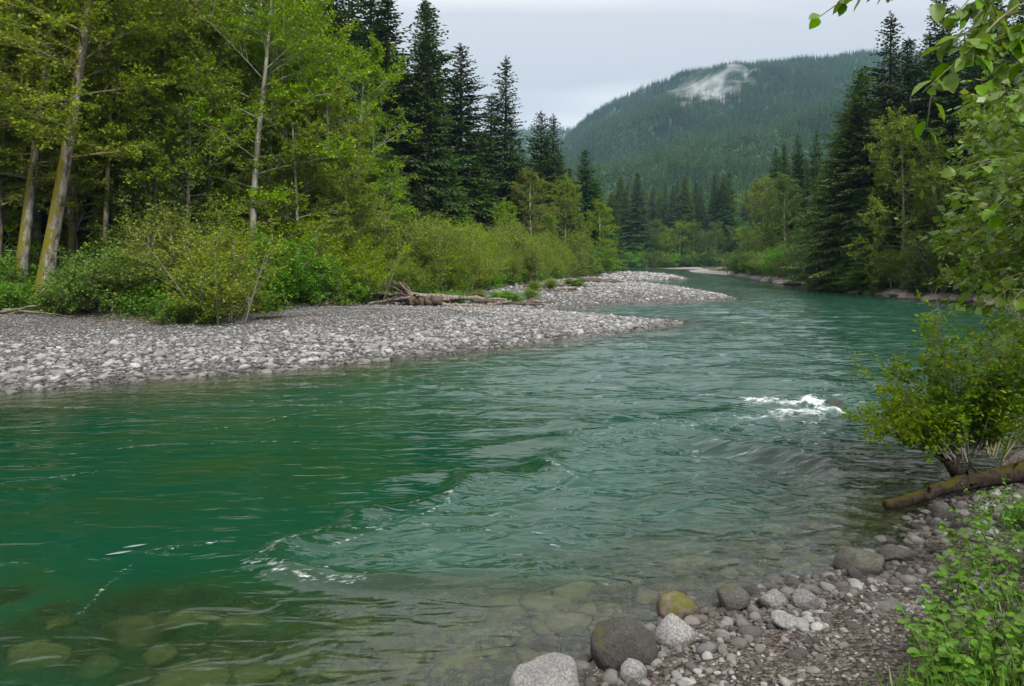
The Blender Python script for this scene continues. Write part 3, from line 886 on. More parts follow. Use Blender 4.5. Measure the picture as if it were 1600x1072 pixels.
# boulders: photograph place of the foot, half width in pixels, how tall it is against its width
M_WETROCK = stone_mat("wet dark rock", [(0.0, (0.035, 0.037, 0.035)), (1.0, (0.05, 0.052, 0.05))], 0.5, None, None, 0, 4.0)
BOULDERS = [
    (856, 1118, 64, 0.72, M_BOULDER_L, "grey speckled granite boulder at the water's edge, lowest of the shore boulders", 0.0),
    (977, 1046, 54, 0.82, M_BOULDER_D, "largest dark boulder on the shore with lichen stains and a pale granite stone beside it", 0.0),
    (1053, 1010, 33, 0.78, M_BOULDER_L, "round pale granite boulder tucked between the dark boulder and the mossy one", 0.0),
    (1063, 968, 43, 0.42, M_BOULDER_M, "low pointed boulder covered in yellow green moss, half in the water", -0.02),
    (1143, 957, 32, 0.66, M_BOULDER_D, "smooth grey brown egg shaped boulder next to the mossy one", 0.0),
    (1206, 953, 28, 0.52, M_BOULDER_L, "flattish grey stone between the egg shaped boulder and the round pale stone", 0.0),
    (1260, 953, 23, 0.78, M_BOULDER_L, "small rounded pale grey boulder alone in the cobbles", 0.0),
    (1345, 897, 42, 0.52, M_BOULDER_D, "long dark boulder lying in the shallows below the mossy log", -0.02),
    (1400, 880, 26, 0.5, M_BOULDER_D, "small dark stone touching the long dark boulder", 0.0),
    (987, 1066, 24, 0.72, M_BOULDER_L, "pale stone at the foot of the largest dark boulder", 0.0),
    (1230, 985, 26, 0.4, M_BOULDER_L, "flat grey slab stone in the middle of the cobbles", 0.0),
    (1475, 815, 26, 0.55, M_BOULDER_D, "dark wet stone under the mossy log", 0.0),
    (1303, 638, 30, 0.42, M_WETROCK, "dark rock breaking the surface beside the white water", -0.10),
    (893, 995, 24, 0.5, M_BOULDER_M, "brown stone just under the surface beside the large dark boulder", -0.06),
]
for k, (px, py, hw, asp, mt, lab, dz) in enumerate(BOULDERS):
    asp *= 1.15
    z = 0.0
    for _ in range(6):
        x, y = onwater(px, py, z)
        z = max(height(x, y), -0.04)
    rad = hw / F_PX * y
    y2 = y + rad * 0.6
    me = rock_mesh("boulder", 200 + k * 7, 4, (rad, rad * 0.85, rad * asp), mt, 0.14, 7, 0.05)
    o = obj("boulder", me, None, (x * y2 / y, y2, z + rad * asp * 0.42 + dz), (rng.normal(0, .1), rng.normal(0, .1), rng.uniform(-0.4, 0.4)))
    tag(o, lab, "boulder", "boulders along the near shore")
for k, (x, y, zt, rad, lab) in enumerate(DROWNED):
    o = obj("boulder", rock_mesh("boulder", 300 + k * 5, 4, (rad, rad * 0.8, rad * 0.6), M_BED, 0.3, 9, 0.09), None, (x, y, zt - rad * 0.55), (0, 0, rng.uniform(-0.5, 0.5)))
    tag(o, lab, "boulder", "drowned boulders")


# ------------------------------------------------------------------ trees: prototypes
def conifer_proto(seed, H, R, dens=1.0, bare=0.06, mat_=None, gaps=0.1, detail=1.0, droop=0.25, power=0.8):
    r = np.random.default_rng(seed)
    g = Geo()
    tr = Geo()
    K = 10
    zz = np.linspace(-0.6, H, K)
    rad = 0.012 * H * (1 - np.clip(zz / H, 0, 1)) ** 0.85 + 0.02
    P = np.stack([0.06 * r.normal(size=K).cumsum() * 0.4, 0.06 * r.normal(size=K).cumsum() * 0.4, zz], 1)
    V, F = tubes(P[None], rad[None], 8)
    tr.add(V, F)
    z = H * bare
    C_, D_, N_, L_, W_, T_ = [], [], [], [], [], []
    bp, br = [], []
    lop = r.uniform(0, 6.28)
    while z < H * 0.985:
        t = z / H
        prof = R * (1 - t) ** power * (0.72 + 0.28 * smooth(0.0, 0.16, t)) * (1 + 0.10 * math.sin(z * 1.7 + seed))
        nb = max(4, int(round((6 - 1.5 * t) * dens)))
        az0 = r.uniform(0, 6.28)
        for b in range(nb):
            if r.random() < gaps:
                continue
            az = az0 + b * 6.283 / nb + r.normal(0, 0.3)
            L = prof * r.uniform(0.68, 1.14) * (1 + 0.12 * math.cos(az - lop)) + 0.12
            pit = -0.30 + 0.95 * t ** 1.4 + r.normal(0, 0.10)
            dr = droop * (1 - t) * r.uniform(0.7, 1.3)
            zb = z + r.uniform(-0.2, 0.2)
            ns = max(3, int(L / (0.26 / detail)))
            s = np.linspace(0.16, 1.0, ns)
            px = np.array([math.cos(az), math.sin(az)])
            tz = math.tan(pit)

            def pt(s):
                hz = L * (tz * s - dr * s * s + 0.30 * dr * s ** 4)
                return np.stack([px[0] * L * s, px[1] * L * s, zb + hz], -1)
            B = pt(s)
            tang = norm(pt(np.minimum(s + 0.05, 1.05)) - pt(s - 0.05))
            side = np.array([-px[1], px[0], 0.0])
            if L > 0.9:
                bp.append(pt(np.array([0.0, 0.33, 0.66, 0.95])))
                br.append(np.array([0.014, 0.011, 0.007, 0.003]) * (0.6 + L * 0.45))
            for sg in (-1, 1):
                ls = (0.16 + 0.30 * L * (1 - s) ** 0.8 * smooth(0.0, 0.35, s + 0.18)) * r.uniform(0.7, 1.2, ns)
                d = norm(tang * 0.75 + sg * side * r.uniform(0.55, 1.0, ns)[:, None] + np.array([0, 0, -0.30 - 0.25 * (1 - t)]) * r.uniform(0.4, 1.4, ns)[:, None])
                for q_ in (0.0, 0.42, 0.75):
                    m_ = ls > (0.22 if q_ > 0 else 0)
                    if q_ > 0.5:
                        m_ &= ls > 0.5
                    if not m_.any():
                        continue
                    c = B[m_] + d[m_] * ls[m_][:, None] * q_
                    dd = norm(d[m_] + r.normal(0, 0.30, (m_.sum(), 3)))
                    C_.append(c)
                    D_.append(dd)
                    N_.append(norm(np.array([0, 0, 1.0]) + r.normal(0, 0.45, (m_.sum(), 3))))
                    L_.append(np.maximum(ls[m_] * (0.62 if q_ else 0.75), 0.2))
                    W_.append(r.uniform(0.15, 0.27, m_.sum()))
                    T_.append(np.clip(r.normal(0.35, 0.22, m_.sum()) + 0.15 * (s[m_] > 0.7), 0, 1))
            # tip and hanging tufts
            C_.append(B)
            D_.append(norm(tang + np.array([0, 0, -0.5]) * r.uniform(0, 1.2, ns)[:, None] + r.normal(0, 0.2, (ns, 3))))
            N_.append(norm(np.array([0, 0, 1.0]) + r.normal(0, 0.6, (ns, 3))))
            L_.append(r.uniform(0.22, 0.42, ns))
            W_.append(r.uniform(0.14, 0.24, ns))
            T_.append(np.clip(r.normal(0.4, 0.22, ns), 0, 1))
        z += r.uniform(0.36, 0.62) * (0.55 + 0.6 * (1 - t)) * (H / 30.0) ** 0.5
    # leader at the very top
    for k in range(14):
        C_.append(np.array([[0, 0, H * (0.975 + 0.002 * k)]]))
        a = r.uniform(0, 6.28)
        D_.append(norm(np.array([[math.cos(a) * 0.6, math.sin(a) * 0.6, 0.8]])))
        N_.append(norm(r.normal(size=(1, 3))))
        L_.append(np.array([0.3]))
        W_.append(np.array([0.08]))
        T_.append(np.array([0.5]))
    V, F = kites(np.concatenate(C_), np.concatenate(D_), np.concatenate(N_), np.concatenate(L_), np.concatenate(W_))
    g.add(V, F, np.repeat(np.concatenate(T_), 4))
    if bp:
        V, F = tubes(np.array(bp), np.array(br), 3)
        tr.add(V, F)
    return tr.mesh("trunk", M_DARKBARK), g.mesh("crown", mat_ or M_CONIFER, False), H


def grow(r, B, D, L, R, nch, smin, ang, flat, shrink, jit=0.35):
    """Children of many branches at once: along each parent from smin to its tip."""
    n_ = len(B)
    s = smin + (1 - smin) * (np.arange(nch)[None, :] + r.uniform(0, 1, (n_, nch))) / nch
    pb = B[:, None, :] + D[:, None, :] * (L[:, None] * s)[:, :, None]
    rand = r.normal(size=(n_, nch, 3))
    perp = rand - (rand * D[:, None, :]).sum(-1, keepdims=True) * D[:, None, :]
    perp[..., 2] *= flat
    perp = norm(perp)
    a = ang * r.uniform(0.65, 1.3, (n_, nch))[..., None]
    d = norm(D[:, None, :] * np.cos(a) + perp * np.sin(a) + r.normal(0, jit * 0.25, (n_, nch, 3)))
    l = L[:, None] * shrink * r.uniform(0.65, 1.25, (n_, nch)) * (1.12 - 0.55 * s)
    rr = np.repeat((R * 0.5)[:, None], nch, 1) * (1.1 - 0.5 * s)
    return pb.reshape(-1, 3), d.reshape(-1, 3), l.ravel(), rr.ravel()


def bent(B, D, L, R, sag, k=4):
    s = np.linspace(0, 1, k)
    P = B[:, None, :] + D[:, None, :] * (L[:, None] * s)[:, :, None]
    P[..., 2] -= sag * (L[:, None] * s ** 2)
    return P, R[:, None] * (1 - 0.75 * s)[None, :]


def leafage(r, g, B, D, L, per, size, up=0.8, spread=0.25, droop=0.15, aspect=0.62):
    n_ = len(B)
    s = r.uniform(0.1, 1.05, (n_, per))
    c = (B[:, None, :] + D[:, None, :] * (L[:, None] * s)[:, :, None]).reshape(-1, 3)
    c = c + r.normal(0, spread * 0.35, c.shape) * np.array([1, 1, 0.55])
    d = np.repeat(D, per, 0) * 0.6 + r.normal(0, 0.75, c.shape) * np.array([1, 1, 0.6]) + np.array([0, 0, -droop])
    nn = norm(np.array([0, 0, up]) + r.normal(0, 0.5, c.shape))
    ln = size * r.uniform(0.6, 1.25, len(c))
    V, F = kites(c, d, nn, ln, ln * aspect)
    t = np.clip(r.normal(0.42, 0.25, len(c)) + np.repeat(r.normal(0, 0.12, n_), per), 0, 1)
    g.add(V, F, np.repeat(t, 4))


def broadleaf_proto(seed, H, W, base=0.25, lean=(0, 0), limbs=34, leaf=0.17, lmat=None, bmat=None, nsec=9, ntw=5, per=14, trunk_r=0.012, up_ang=0.9, fork=False, flat=0.35, crown_pow=0.7, wob=0.012):
    r = np.random.default_rng(seed)
    tr, g = Geo(), Geo()
    K = 12
    zz = np.linspace(0, 1, K)
    lx = lean[0] * zz + wob * H * np.sin(zz * 5 + seed)
    ly = lean[1] * zz + wob * H * np.cos(zz * 4.2 + seed)
    P = np.stack([lx - lx[0], ly - ly[0], zz * H], 1)
    P[0, 2] = -0.5
    rad = trunk_r * H * (1 - zz) ** 0.75 * (1 + 0.5 * np.exp(-zz * 16)) + 0.02
    V, F = tubes(P[None], rad[None], 10)
    tr.add(V, F)
    s = base + (0.99 - base) * (np.arange(limbs) + r.uniform(0, 1, limbs)) / limbs
    pb = np.stack([np.interp(s, zz, P[:, k]) for k in range(3)], 1)
    az = np.arange(limbs) * 2.399 + r.normal(0, 0.35, limbs)
    tt = (s - base) / (1 - base)
    prof = W * 0.5 * (0.35 + 0.65 * np.sin(np.pi * np.clip(tt * 0.8 + 0.16, 0, 1)) ** crown_pow) * r.uniform(0.65, 1.15, limbs)
    el = (0.15 + up_ang * tt ** 1.2) + r.normal(0, 0.15, limbs)
    d = np.stack([np.cos(az) * np.cos(el), np.sin(az) * np.cos(el), np.sin(el)], 1)
    Rl = np.interp(s, zz, rad) * 0.22 + 0.012
    bp, br = bent(pb, d, prof, Rl, 0.10, 5)
    V, F = tubes(bp, br, 5)
    tr.add(V, F)
    b2, d2, l2, r2 = grow(r, pb, d, prof, Rl, nsec, 0.18, 0.85, flat, 0.52)
    bp, br = bent(b2, d2, l2, np.maximum(r2, 0.008), 0.08, 3)
    V, F = tubes(bp, br, 3)
    tr.add(V, F)
    b3, d3, l3, r3_ = grow(r, b2, d2, l2, r2, ntw, 0.2, 0.75, flat, 0.55)
    l3 = np.maximum(l3, 0.35)
    bp, br = bent(b3, d3, l3, np.full(len(b3), 0.008), 0.05, 3)
    V, F = tubes(bp[::2], br[::2], 3)
    tr.add(V, F)
    leafage(r, g, b3, d3, l3, per, leaf)
    leafage(r, g, b2, d2, l2, max(2, per // 2), leaf)
    return tr.mesh("trunk", bmat or M_BARK), g.mesh("crown", lmat or M_ALDER, False), H


def bush_proto(seed, H, W, stems=26, leaf=0.10, lmat=None, nsec=9, ntw=4, per=11, upright=0.5, bmat=None, aspect=0.55):
    r = np.random.default_rng(seed)
    tr, g = Geo(), Geo()
    az = r.uniform(0, 6.28, stems)
    el = np.clip(r.normal(0.55 + upright * 0.8, 0.35, stems), 0.12, 1.5)
    d = np.stack([np.cos(az) * np.cos(el), np.sin(az) * np.cos(el), np.sin(el)], 1)
    L = np.minimum(H / np.maximum(np.sin(el), 0.3), W * 0.5 / np.maximum(np.cos(el), 0.05)) * r.uniform(0.7, 1.1, stems)
    b = np.stack([r.normal(0, W * 0.10, stems), r.normal(0, W * 0.10, stems), np.full(stems, -0.1)], 1)
    R = np.full(stems, 0.012 * H + 0.006)
    bp, br = bent(b, d, L, R, 0.06, 5)
    V, F = tubes(bp, br, 4)
    tr.add(V, F)
    b2, d2, l2, r2 = grow(r, b, d, L, R, nsec, 0.12, 0.75, 0.8, 0.42)
    V, F = tubes(*bent(b2, d2, l2, np.maximum(r2 * 0.6, 0.004), 0.05, 3), 3)
    tr.add(V, F)
    b3, d3, l3, r3_ = grow(r, b2, d2, l2, r2, ntw, 0.15, 0.7, 0.7, 0.6)
    leafage(r, g, b3, d3, np.maximum(l3, 0.2), per, leaf, aspect=aspect)
    leafage(r, g, b2, d2, l2, per, leaf, aspect=aspect)
    return tr.mesh("stem", bmat or M_BARK), g.mesh("foliage", lmat or M_BUSH, False), H


CON = [conifer_proto(11, 30, 6.2, 1.15, 0.08, M_CONIFER, 0.06), conifer_proto(12, 30, 5.4, 1.05, 0.16, M_CONIFER, 0.12, power=0.85), conifer_proto(13, 30, 7.4, 1.5, 0.03, M_CONIFER2, 0.04),
       conifer_proto(14, 30, 4.4, 1.0, 0.22, M_CONIFER, 0.15, 1.0, 0.35, 0.75), conifer_proto(15, 30, 6.6, 1.25, 0.04, M_CONIFER, 0.06, 1.0, 0.35, 0.9)]
BRO = [broadleaf_proto(21, 16, 10, 0.14, (0.5, 0), 27, 0.18, M_ALDER, M_PALEBARK, flat=0.2, nsec=11, per=16),
       broadleaf_proto(22, 18, 11, 0.20, (0.8, 0.4), 30, 0.18, M_ALDER, M_BARK, flat=0.2, nsec=11, per=16),
       broadleaf_proto(23, 14, 9.5, 0.06, (0, 0), 40, 0.20, M_MAPLE, M_BARK, flat=0.6),
       broadleaf_proto(24, 15, 8.5, 0.06, (0.2, 0), 28, 0.18, M_ALDERY, M_PALEBARK, flat=0.3, nsec=12, per=20),
       broadleaf_proto(25, 12, 9, 0.04, (0, 0), 38, 0.18, M_ALDER, M_BARK, flat=0.7)]
BUS = [bush_proto(31, 2.4, 3.4, 26, 0.12, M_BUSH), bush_proto(32, 3.4, 4.2, 30, 0.12, M_ALDERY, upright=0.7), bush_proto(33, 2.6, 3.2, 34, 0.11, M_WILLOW, upright=1.0, aspect=0.35),
       bush_proto(34, 3.0, 4.0, 28, 0.13, M_MAPLE, upright=0.6), bush_proto(35, 1.4, 2.6, 26, 0.11, M_BUSH, upright=0.1)]


def place(proto, kind, x, y, Ht, rz=None, sx=1.0, label=None, cat="tree", group=None, parts=("trunk", "crown"), z=None):
    tm, cm, H0 = proto
    s = Ht / H0
    if z is None:
        z = height(x, y) - 0.05
    root = bpy.data.objects.new(kind, None)
    COL.objects.link(root)
    root.empty_display_size = 0.5
    root.location = (x, y, z)
    root.rotation_euler = (0, 0, rng.uniform(0, 6.28) if rz is None else rz)
    root.scale = (s * sx, s * sx, s)
    obj(parts[0], tm, root)
    obj(parts[1], cm, root)
    return tag(root, label, cat, group)


def top_tree(proto, kind, px, py, D, label, group=None, rz=None, sx=1.0):
    """A tree whose top stands in the photograph at (px, py), D metres away."""
    p = at(px, py, D)
    z = height(p[0], D) - 0.05
    return place(proto, kind, p[0], D, p[2] - z, rz, sx, label, "tree", group, z=z)


G1 = "tall spruces on the left bank"
top_tree(CON[1], "spruce_tree", 667, 2, 84, "tallest free standing dark spruce on the left bank, its bare reddish trunk showing low down", G1, sx=1.72)
top_tree(CON[0], "spruce_tree", 720, 68, 86, "dark spruce just right of the tallest one, leaning into its crown", G1, sx=1.36)
top_tree(CON[1], "spruce_tree", 790, 88, 92, "slim spruce with an open airy top against the grey sky", G1, sx=1.38)
top_tree(CON[3], "spruce_tree", 768, 148, 97, "small pointed spruce tip poking up left of the airy slim spruce", G1, sx=1.65)
top_tree(CON[0], "spruce_tree", 845, 174, 108, "left one of the twin spruces before the mountain", G1, sx=1.36)
top_tree(CON[1], "spruce_tree", 864, 178, 110, "right one of the twin spruces before the mountain", G1, sx=1.51)
top_tree(CON[0], "spruce_tree", 914, 232, 122, "last pointed spruce of the left bank, standing before the mountain foot", G1, sx=1.45)
top_tree(CON[0], "spruce_tree", 545, -25, 72, "left spruce of the dark cluster that runs out of the top of the photo", G1, sx=1.38)
top_tree(CON[4], "spruce_tree", 577, -70, 76, "middle and tallest spruce of the dark cluster running out of the photo", G1, sx=1.24)
top_tree(CON[1], "spruce_tree", 606, -10, 74, "right spruce of the dark cluster, its tip just out of the photo", G1, sx=1.65)
top_tree(CON[4], "spruce_tree", 640, 170, 80, "shorter broad spruce in the gap under the tallest spruce", G1, sx=1.18)
top_tree(CON[2], "spruce_tree", 745, 250, 84, "broad fresh green spruce at the foot of the slim airy spruce", G1, sx=1.31)
top_tree(CON[2], "spruce_tree", 700, 235, 76, "bushy spruce with boughs sweeping low over the willows", G1, sx=1.24)
top_tree(CON[2], "spruce_tree", 815, 262, 100, "mid green broad spruce below the twin spruces", G1, sx=1.24)
top_tree(CON[4], "spruce_tree", 890, 262, 116, "dark stout spruce between the twins and the last pointed spruce", G1, sx=1.24)

for px, py, D, pr, lab in [(505, -45, 66, 4, "dark spruce left of the cluster, seen between the airy alders"), (528, 25, 64, 0, "shorter dark spruce at the left foot of the dark cluster"), (455, -80, 63, 0, "dark spruce deep behind the feathery alder"), (345, -70, 60, 4, "dark spruce deep behind the forked pale trunk"),
                           (690, 160, 92, 0, "dark spruce filling the gap between the two tallest spruces"), (755, 205, 94, 2, "green spruce between the slim tip and the leaning spruce"), (812, 215, 104, 0, "dark spruce tucked between the airy spruce and the twins"),
                           (615, 230, 72, 2, "fresh green spruce under the dark cluster, half behind the bright alder"), (655, 285, 70, 4, "low dark spruce at the foot of the tallest spruce"), (780, 270, 90, 4, "dark broad spruce under the airy slim spruce"),
                           (840, 255, 106, 2, "fresh green spruce at the feet of the twins"), (875, 240, 114, 0, "spruce half hidden behind the right twin"), (930, 275, 128, 2, "green spruce right behind the last pointed spruce"), (955, 300, 140, 0, "small spruce at the far end of the left bank row"), (722, 300, 80, 2, "fresh spruce low among the willows below the leaning spruce")]:
    top_tree(CON[pr], "spruce_tree", px, py, D, lab, G1, sx=1.36)

G2 = "leafy trees along the left bank"
top_tree(BRO[0], "alder_tree", 562, 98, 50, "bright green alder with a pale slender trunk in front of the dark spruces", G2, rz=0.5, sx=0.95)
top_tree(BRO[1], "alder_tree", 395, -60, 38, "tall alder with a forked pale trunk right of the mossy pair", G2, rz=0.2, sx=0.95)
top_tree(BRO[1], "alder_tree", 255, -90, 45, "alder with a dark upper trunk seen against the sky gap", G2, rz=2.5)
top_tree(BRO[0], "alder_tree", 445, 70, 47, "feathery alder whose crown fills the space left of the bright alder", G2, rz=3.2, sx=1.1)
top_tree(BRO[3], "alder_tree", 460, 190, 40, "yellow green alder leaning out low over the gravel", G2, rz=5.4, sx=1.1)
top_tree(BRO[0], "alder_tree", 330, 60, 41, "layered leafy alder deep between two pale trunks", G2, rz=1.4, sx=1.1)
top_tree(BRO[1], "alder_tree", 60, -120, 42, "leafy alder behind the mossy trunk pair", G2, rz=4.0, sx=1.1)
top_tree(BRO[0], "alder_tree", -60, -60, 38, "alder whose boughs hang in from beyond the edge of the photo", G2, rz=0.9, sx=1.1)
top_tree(BRO[2], "maple_tree", 240, 200, 36, "low spreading maple in the shade behind the mossy trunks", G2, rz=0.9, sx=1.1)
top_tree(BRO[2], "maple_tree", 585, 265, 54, "deep green maple under the bright alder, tops out below the spruces", G2, sx=1.0)
top_tree(BRO[3], "alder_tree", 832, 282, 88, "rounded yellow green alder under the slim airy spruce", G2, sx=1.0)
top_tree(BRO[4], "alder_tree", 883, 300, 98, "light green alder in front of the stout dark spruce", G2, sx=0.85)
top_tree(BRO[3], "alder_tree", 940, 326, 118, "pale green alder at the end of the left bank trees", G2, sx=1.0)
top_tree(BRO[4], "alder_tree", 905, 345, 112, "small round alder in front of the last pointed spruce", G2, sx=0.8)
top_tree(BRO[4], "alder_tree", 790, 330, 78, "low alder bush tree rising out of the willows", G2, sx=0.8)
top_tree(BRO[4], "alder_tree", 855, 345, 90, "squat green alder at the water side of the spruces", G2, sx=0.8)


for k, (px, D, Ht, pr, lab) in enumerate([(-40, 36, 13, 0, "leafy alder half outside the photo behind the mossy trunks"), (120, 37.5, 15, 3, "yellow green alder filling the gap right of the mossy trunks"), (200, 39.5, 17, 1, "broad alder crown above the bright bush"),
                                          (300, 37, 10, 4, "small round alder above the large twiggy bush"), (420, 43, 14, 0, "full leafy alder right of the forked pale trunk"), (505, 45, 11.5, 3, "yellow green alder at the left foot of the bright alder"),
                                          (60, 40, 17, 0, "full alder crown hidden behind the mossy trunks"), (545, 44, 7.5, 4, "low bushy alder above the drooping bush"), (360, 47, 21, 1, "high alder crown behind the forked pale trunk"),
                                          (590, 50, 7, 2, "low maple under the bright alder")]):
    x = (px - 800) / F_PX * D
    place(BRO[pr], "alder_tree" if pr != 2 else "maple_tree", x, D, Ht, None, 1.0, lab, "tree", G2)


# the two mossy trunks
def mossy(px, py, D, topx, label, seed, tr_, rz=0.0):
    x = (px - 800) / F_PX * D
    z = height(x, D) - 0.1
    H = 21.0
    dx = (topx - px) / F_PX * D * H / ((py - 0) / F_PX * D)
    pr = broadleaf_proto(seed, H, 8.5, 0.30, (dx, 1.0), 44, 0.16, M_ALDERY, M_MOSSBARK, trunk_r=tr_, per=12, up_ang=0.7, flat=0.2, nsec=11, wob=0.004)
    root = place(pr, "alder_tree", x, D, H, 0.0, 1.0, label, "tree", G2, z=z)
    # moss-grown buttress roots
    r = np.random.default_rng(seed)
    for k in range(6):
        a = r.uniform(0, 6.28)
        L = r.uniform(0.7, 1.5)
        s = np.linspace(0, 1, 6)
        P = np.stack([np.cos(a) * L * s, np.sin(a) * L * s + 0.1 * np.sin(s * 5 + k), 0.42 * (1 - s) ** 2.2 - 0.02 - 0.06 * s], 1)
        V, F = tubes(P[None], (0.13 * (1 - 0.75 * s))[None], 6)
        obj("root", make_mesh("root", V, [F], M_MOSSBARK), root)
    return root


mossy(27, 440, 33.5, 58, "mossy alder trunk nearest the edge of the photo, leaning right", 61, 0.0115)
mossy(62, 458, 31.5, 118, "thicker mossy alder trunk with a low branch and grey bark patches", 62, 0.0140)

slim = broadleaf_proto(64, 18, 7.5, 0.42, (1.1, 0.3), 22, 0.16, M_ALDERY, M_MOSSBARK, trunk_r=0.0085, flat=0.25, nsec=10, per=12, wob=0.006)
for px, D, Ht, rz, lab in [(108, 36.5, 19, 0.0, "slim pale mossy alder just right of the mossy pair"), (158, 35.0, 15, 0.3, "slim mossy alder leaning right behind the bright green bush"), (232, 41, 22, 2.0, "slim dark mossy alder behind the layered crown"),
                           (-8, 36, 18, 0.5, "slim mossy alder at the very edge of the photo"), (300, 42, 20, 3.0, "slim mossy alder in the shade between two crowns"), (430, 46, 20, 1.0, "slim mossy alder right of the forked pale trunk")]:
    place(slim, "alder_tree", (px - 800) / F_PX * D, D, Ht, rz, 1.0, lab, "tree", G2)

G3 = "trees on the right bank"
top_tree(CON[1], "spruce_tree", 1391, 18, 66, "tall open spruce on the right bank with a long bare trunk", G3, sx=1.25)
top_tree(CON[2], "spruce_tree", 1346, 104, 72, "spruce with a slanting outer edge in front of the mountain side", G3, sx=1.35)
top_tree(CON[4], "spruce_tree", 1472, -40, 63, "dark spruce behind the overhanging leafy twig", G3, sx=1.0)
top_tree(CON[4], "spruce_tree", 1560, -20, 60, "dark spruce next to the edge of the photo on the right bank", G3, sx=1.0)
top_tree(CON[2], "spruce_tree", 1320, 190, 76, "broad fresh green spruce hanging over the right shore", G3, sx=1.25)
top_tree(CON[2], "spruce_tree", 1365, 215, 70, "dense spruce with boughs reaching down to the rocky shore", G3, sx=1.3)
top_tree(CON[4], "spruce_tree", 1440, 140, 68, "shaded spruce behind the bright leafy tree", G3, sx=0.9)
top_tree(CON[4], "spruce_tree", 1520, 110, 66, "shaded spruce deep behind the maple leaves", G3)
top_tree(CON[2], "spruce_tree", 1290, 260, 86, "light green rounded spruce at the outer end of the near right bank", G3, sx=1.3)
top_tree(BRO[4], "alder_tree", 1408, 215, 60, "bright green leafy tree with a pale stem before the dark spruces", G3, sx=0.8)
top_tree(BRO[4], "alder_tree", 1465, 285, 56, "small yellow green leafy tree beside the bright pale stemmed tree", G3, sx=0.9)
top_tree(BRO[4], "alder_tree", 1560, 190, 50, "leafy tree behind the maple leaves at the edge of the photo", G3, sx=1.0)
top_tree(BRO[2], "maple_tree", 1500, 320, 54, "low dark maple over the shaded right shore", G3, sx=1.0)
top_tree(BRO[4], "alder_tree", 1192, 298, 122, "round leafy tree at the far end of the right bank", G3, sx=0.95)
top_tree(BRO[2], "maple_tree", 1228, 292, 118, "second round leafy tree before three small spruces", G3, sx=0.9)
top_tree(CON[0], "spruce_tree", 1212, 230, 142, "first of three small spruces behind the round leafy trees", G3, sx=0.9)
top_tree(CON[1], "spruce_tree", 1226, 240, 140, "second of three small spruces behind the round leafy trees", G3)
top_tree(CON[0], "spruce_tree", 1246, 236, 138, "third of three small spruces behind the round leafy trees", G3, sx=0.9)
top_tree(CON[0], "spruce_tree", 1276, 204, 128, "pointed spruce between the three small ones and the light green spruce", G3, sx=0.9)
top_tree(CON[4], "spruce_tree", 1262, 262, 124, "stout dark spruce under the pointed spruce", G3, sx=0.9)

for px, py, D, pr, lab in [(1338, 150, 69, 2, "fresh green spruce close under the slanting edged spruce"), (1305, 230, 79, 2, "soft green spruce at the outer edge of the right forest"), (1385, 250, 63, 2, "spruce with low boughs just left of the bright pale stemmed tree"), (1272, 300, 92, 2, "small soft green spruce at the very corner of the right forest"),
                           (1420, 60, 68, 4, "dark spruce right of the tall open one"), (1350, 290, 66, 2, "low fresh spruce leaning over the shore rocks"), (1325, 320, 72, 2, "low spreading spruce over the shore rocks"), (1445, 330, 56, 2, "young spruce at the waterline right of the pale stemmed tree")]:
    top_tree(CON[pr], "spruce_tree", px, py, D, lab, G3, sx=1.3)


# rows behind: dark trees closing the forest, shown only in gaps
def row(n_, region, kinds, Hr, label, group, kind="spruce_tree", mind=2.6, sx=1.0, tries=4000):
    pts = []
    for _ in range(tries):
        if len(pts) >= n_:
            break
        x, y = region()
        if all((x - a) ** 2 + (y - b) ** 2 > mind * mind for a, b in pts):
            pts.append((x, y))
    for x, y in pts:
        place(random.choice(kinds), kind, x, y, random.uniform(*Hr), None, sx * random.uniform(0.9, 1.15), label, "tree", group)


def veg_in(x, y, lo, hi):
    a, b = np.array([x]), np.array([y])
    if not inside(a, b, VEG_L)[0]:
        return False
    d = seg_dist(a, b, VEG_L)[0][0]
    return lo < d < hi


def reg_left():
    while True:
        x, y = random.uniform(-62, -6), random.uniform(34, 92)
        if veg_in(x, y, 11, 45) and abs(x) < 0.75 * y + 4:
            return x, y


def reg_left_far():
    while True:
        x, y = random.uniform(-40, 22), random.uniform(92, 210)
        if veg_in(x, y, 8, 45) and x > -0.4 * y:
            return x, y


row(52, reg_left, [CON[0], CON[4], CON[2]], (22, 28), "dark conifer in the shaded interior of the left forest", "conifers deep in the left forest", sx=1.0)
row(40, reg_left_far, [CON[0], CON[2], CON[4]], (13, 19), "conifer behind the front trees far down the left bank", "conifers far down the left bank")


def reg_right():
    while True:
        y = random.uniform(48, 150)
        e = np.interp(y, [47, 66, 85, 105, 138], [31, 31, 33, 36, 42])
        x = e + random.uniform(5, 32)
        if x < 0.78 * y + 8 and x > 0.40 * y + (9 if y < 120 else -6):
            return x, y


row(64, reg_right, [CON[0], CON[4], CON[2]], (18, 25), "dark conifer in the shaded interior of the right forest", "conifers deep in the right forest")

G5 = "trees at the river bend"


def reg_bend():
    return random.uniform(2, 112), random.uniform(244, 325)


def reg_bend_front():
    while True:
        x = random.uniform(6, 95)
        y = random.uniform(238, 250)
        if not (44 < x < 60 and y < 238):
            return x, y


row(72, reg_bend, [CON[0], CON[1], CON[2], CON[4]], (24, 32), "distant conifer in the tree wall closing the river bend", G5, mind=3.8, sx=1.1)
row(20, reg_bend_front, [BRO[2], BRO[4], BRO[2]], (9, 15), "distant leafy tree standing at the river bend shore", G5, "broadleaf_tree", 3.6, 1.15)

# ------------------------------------------------------------------ bushes
G6, G7 = "bushes along the left gravel bar", "bushes along the right shore"
PB = ("stem", "foliage")


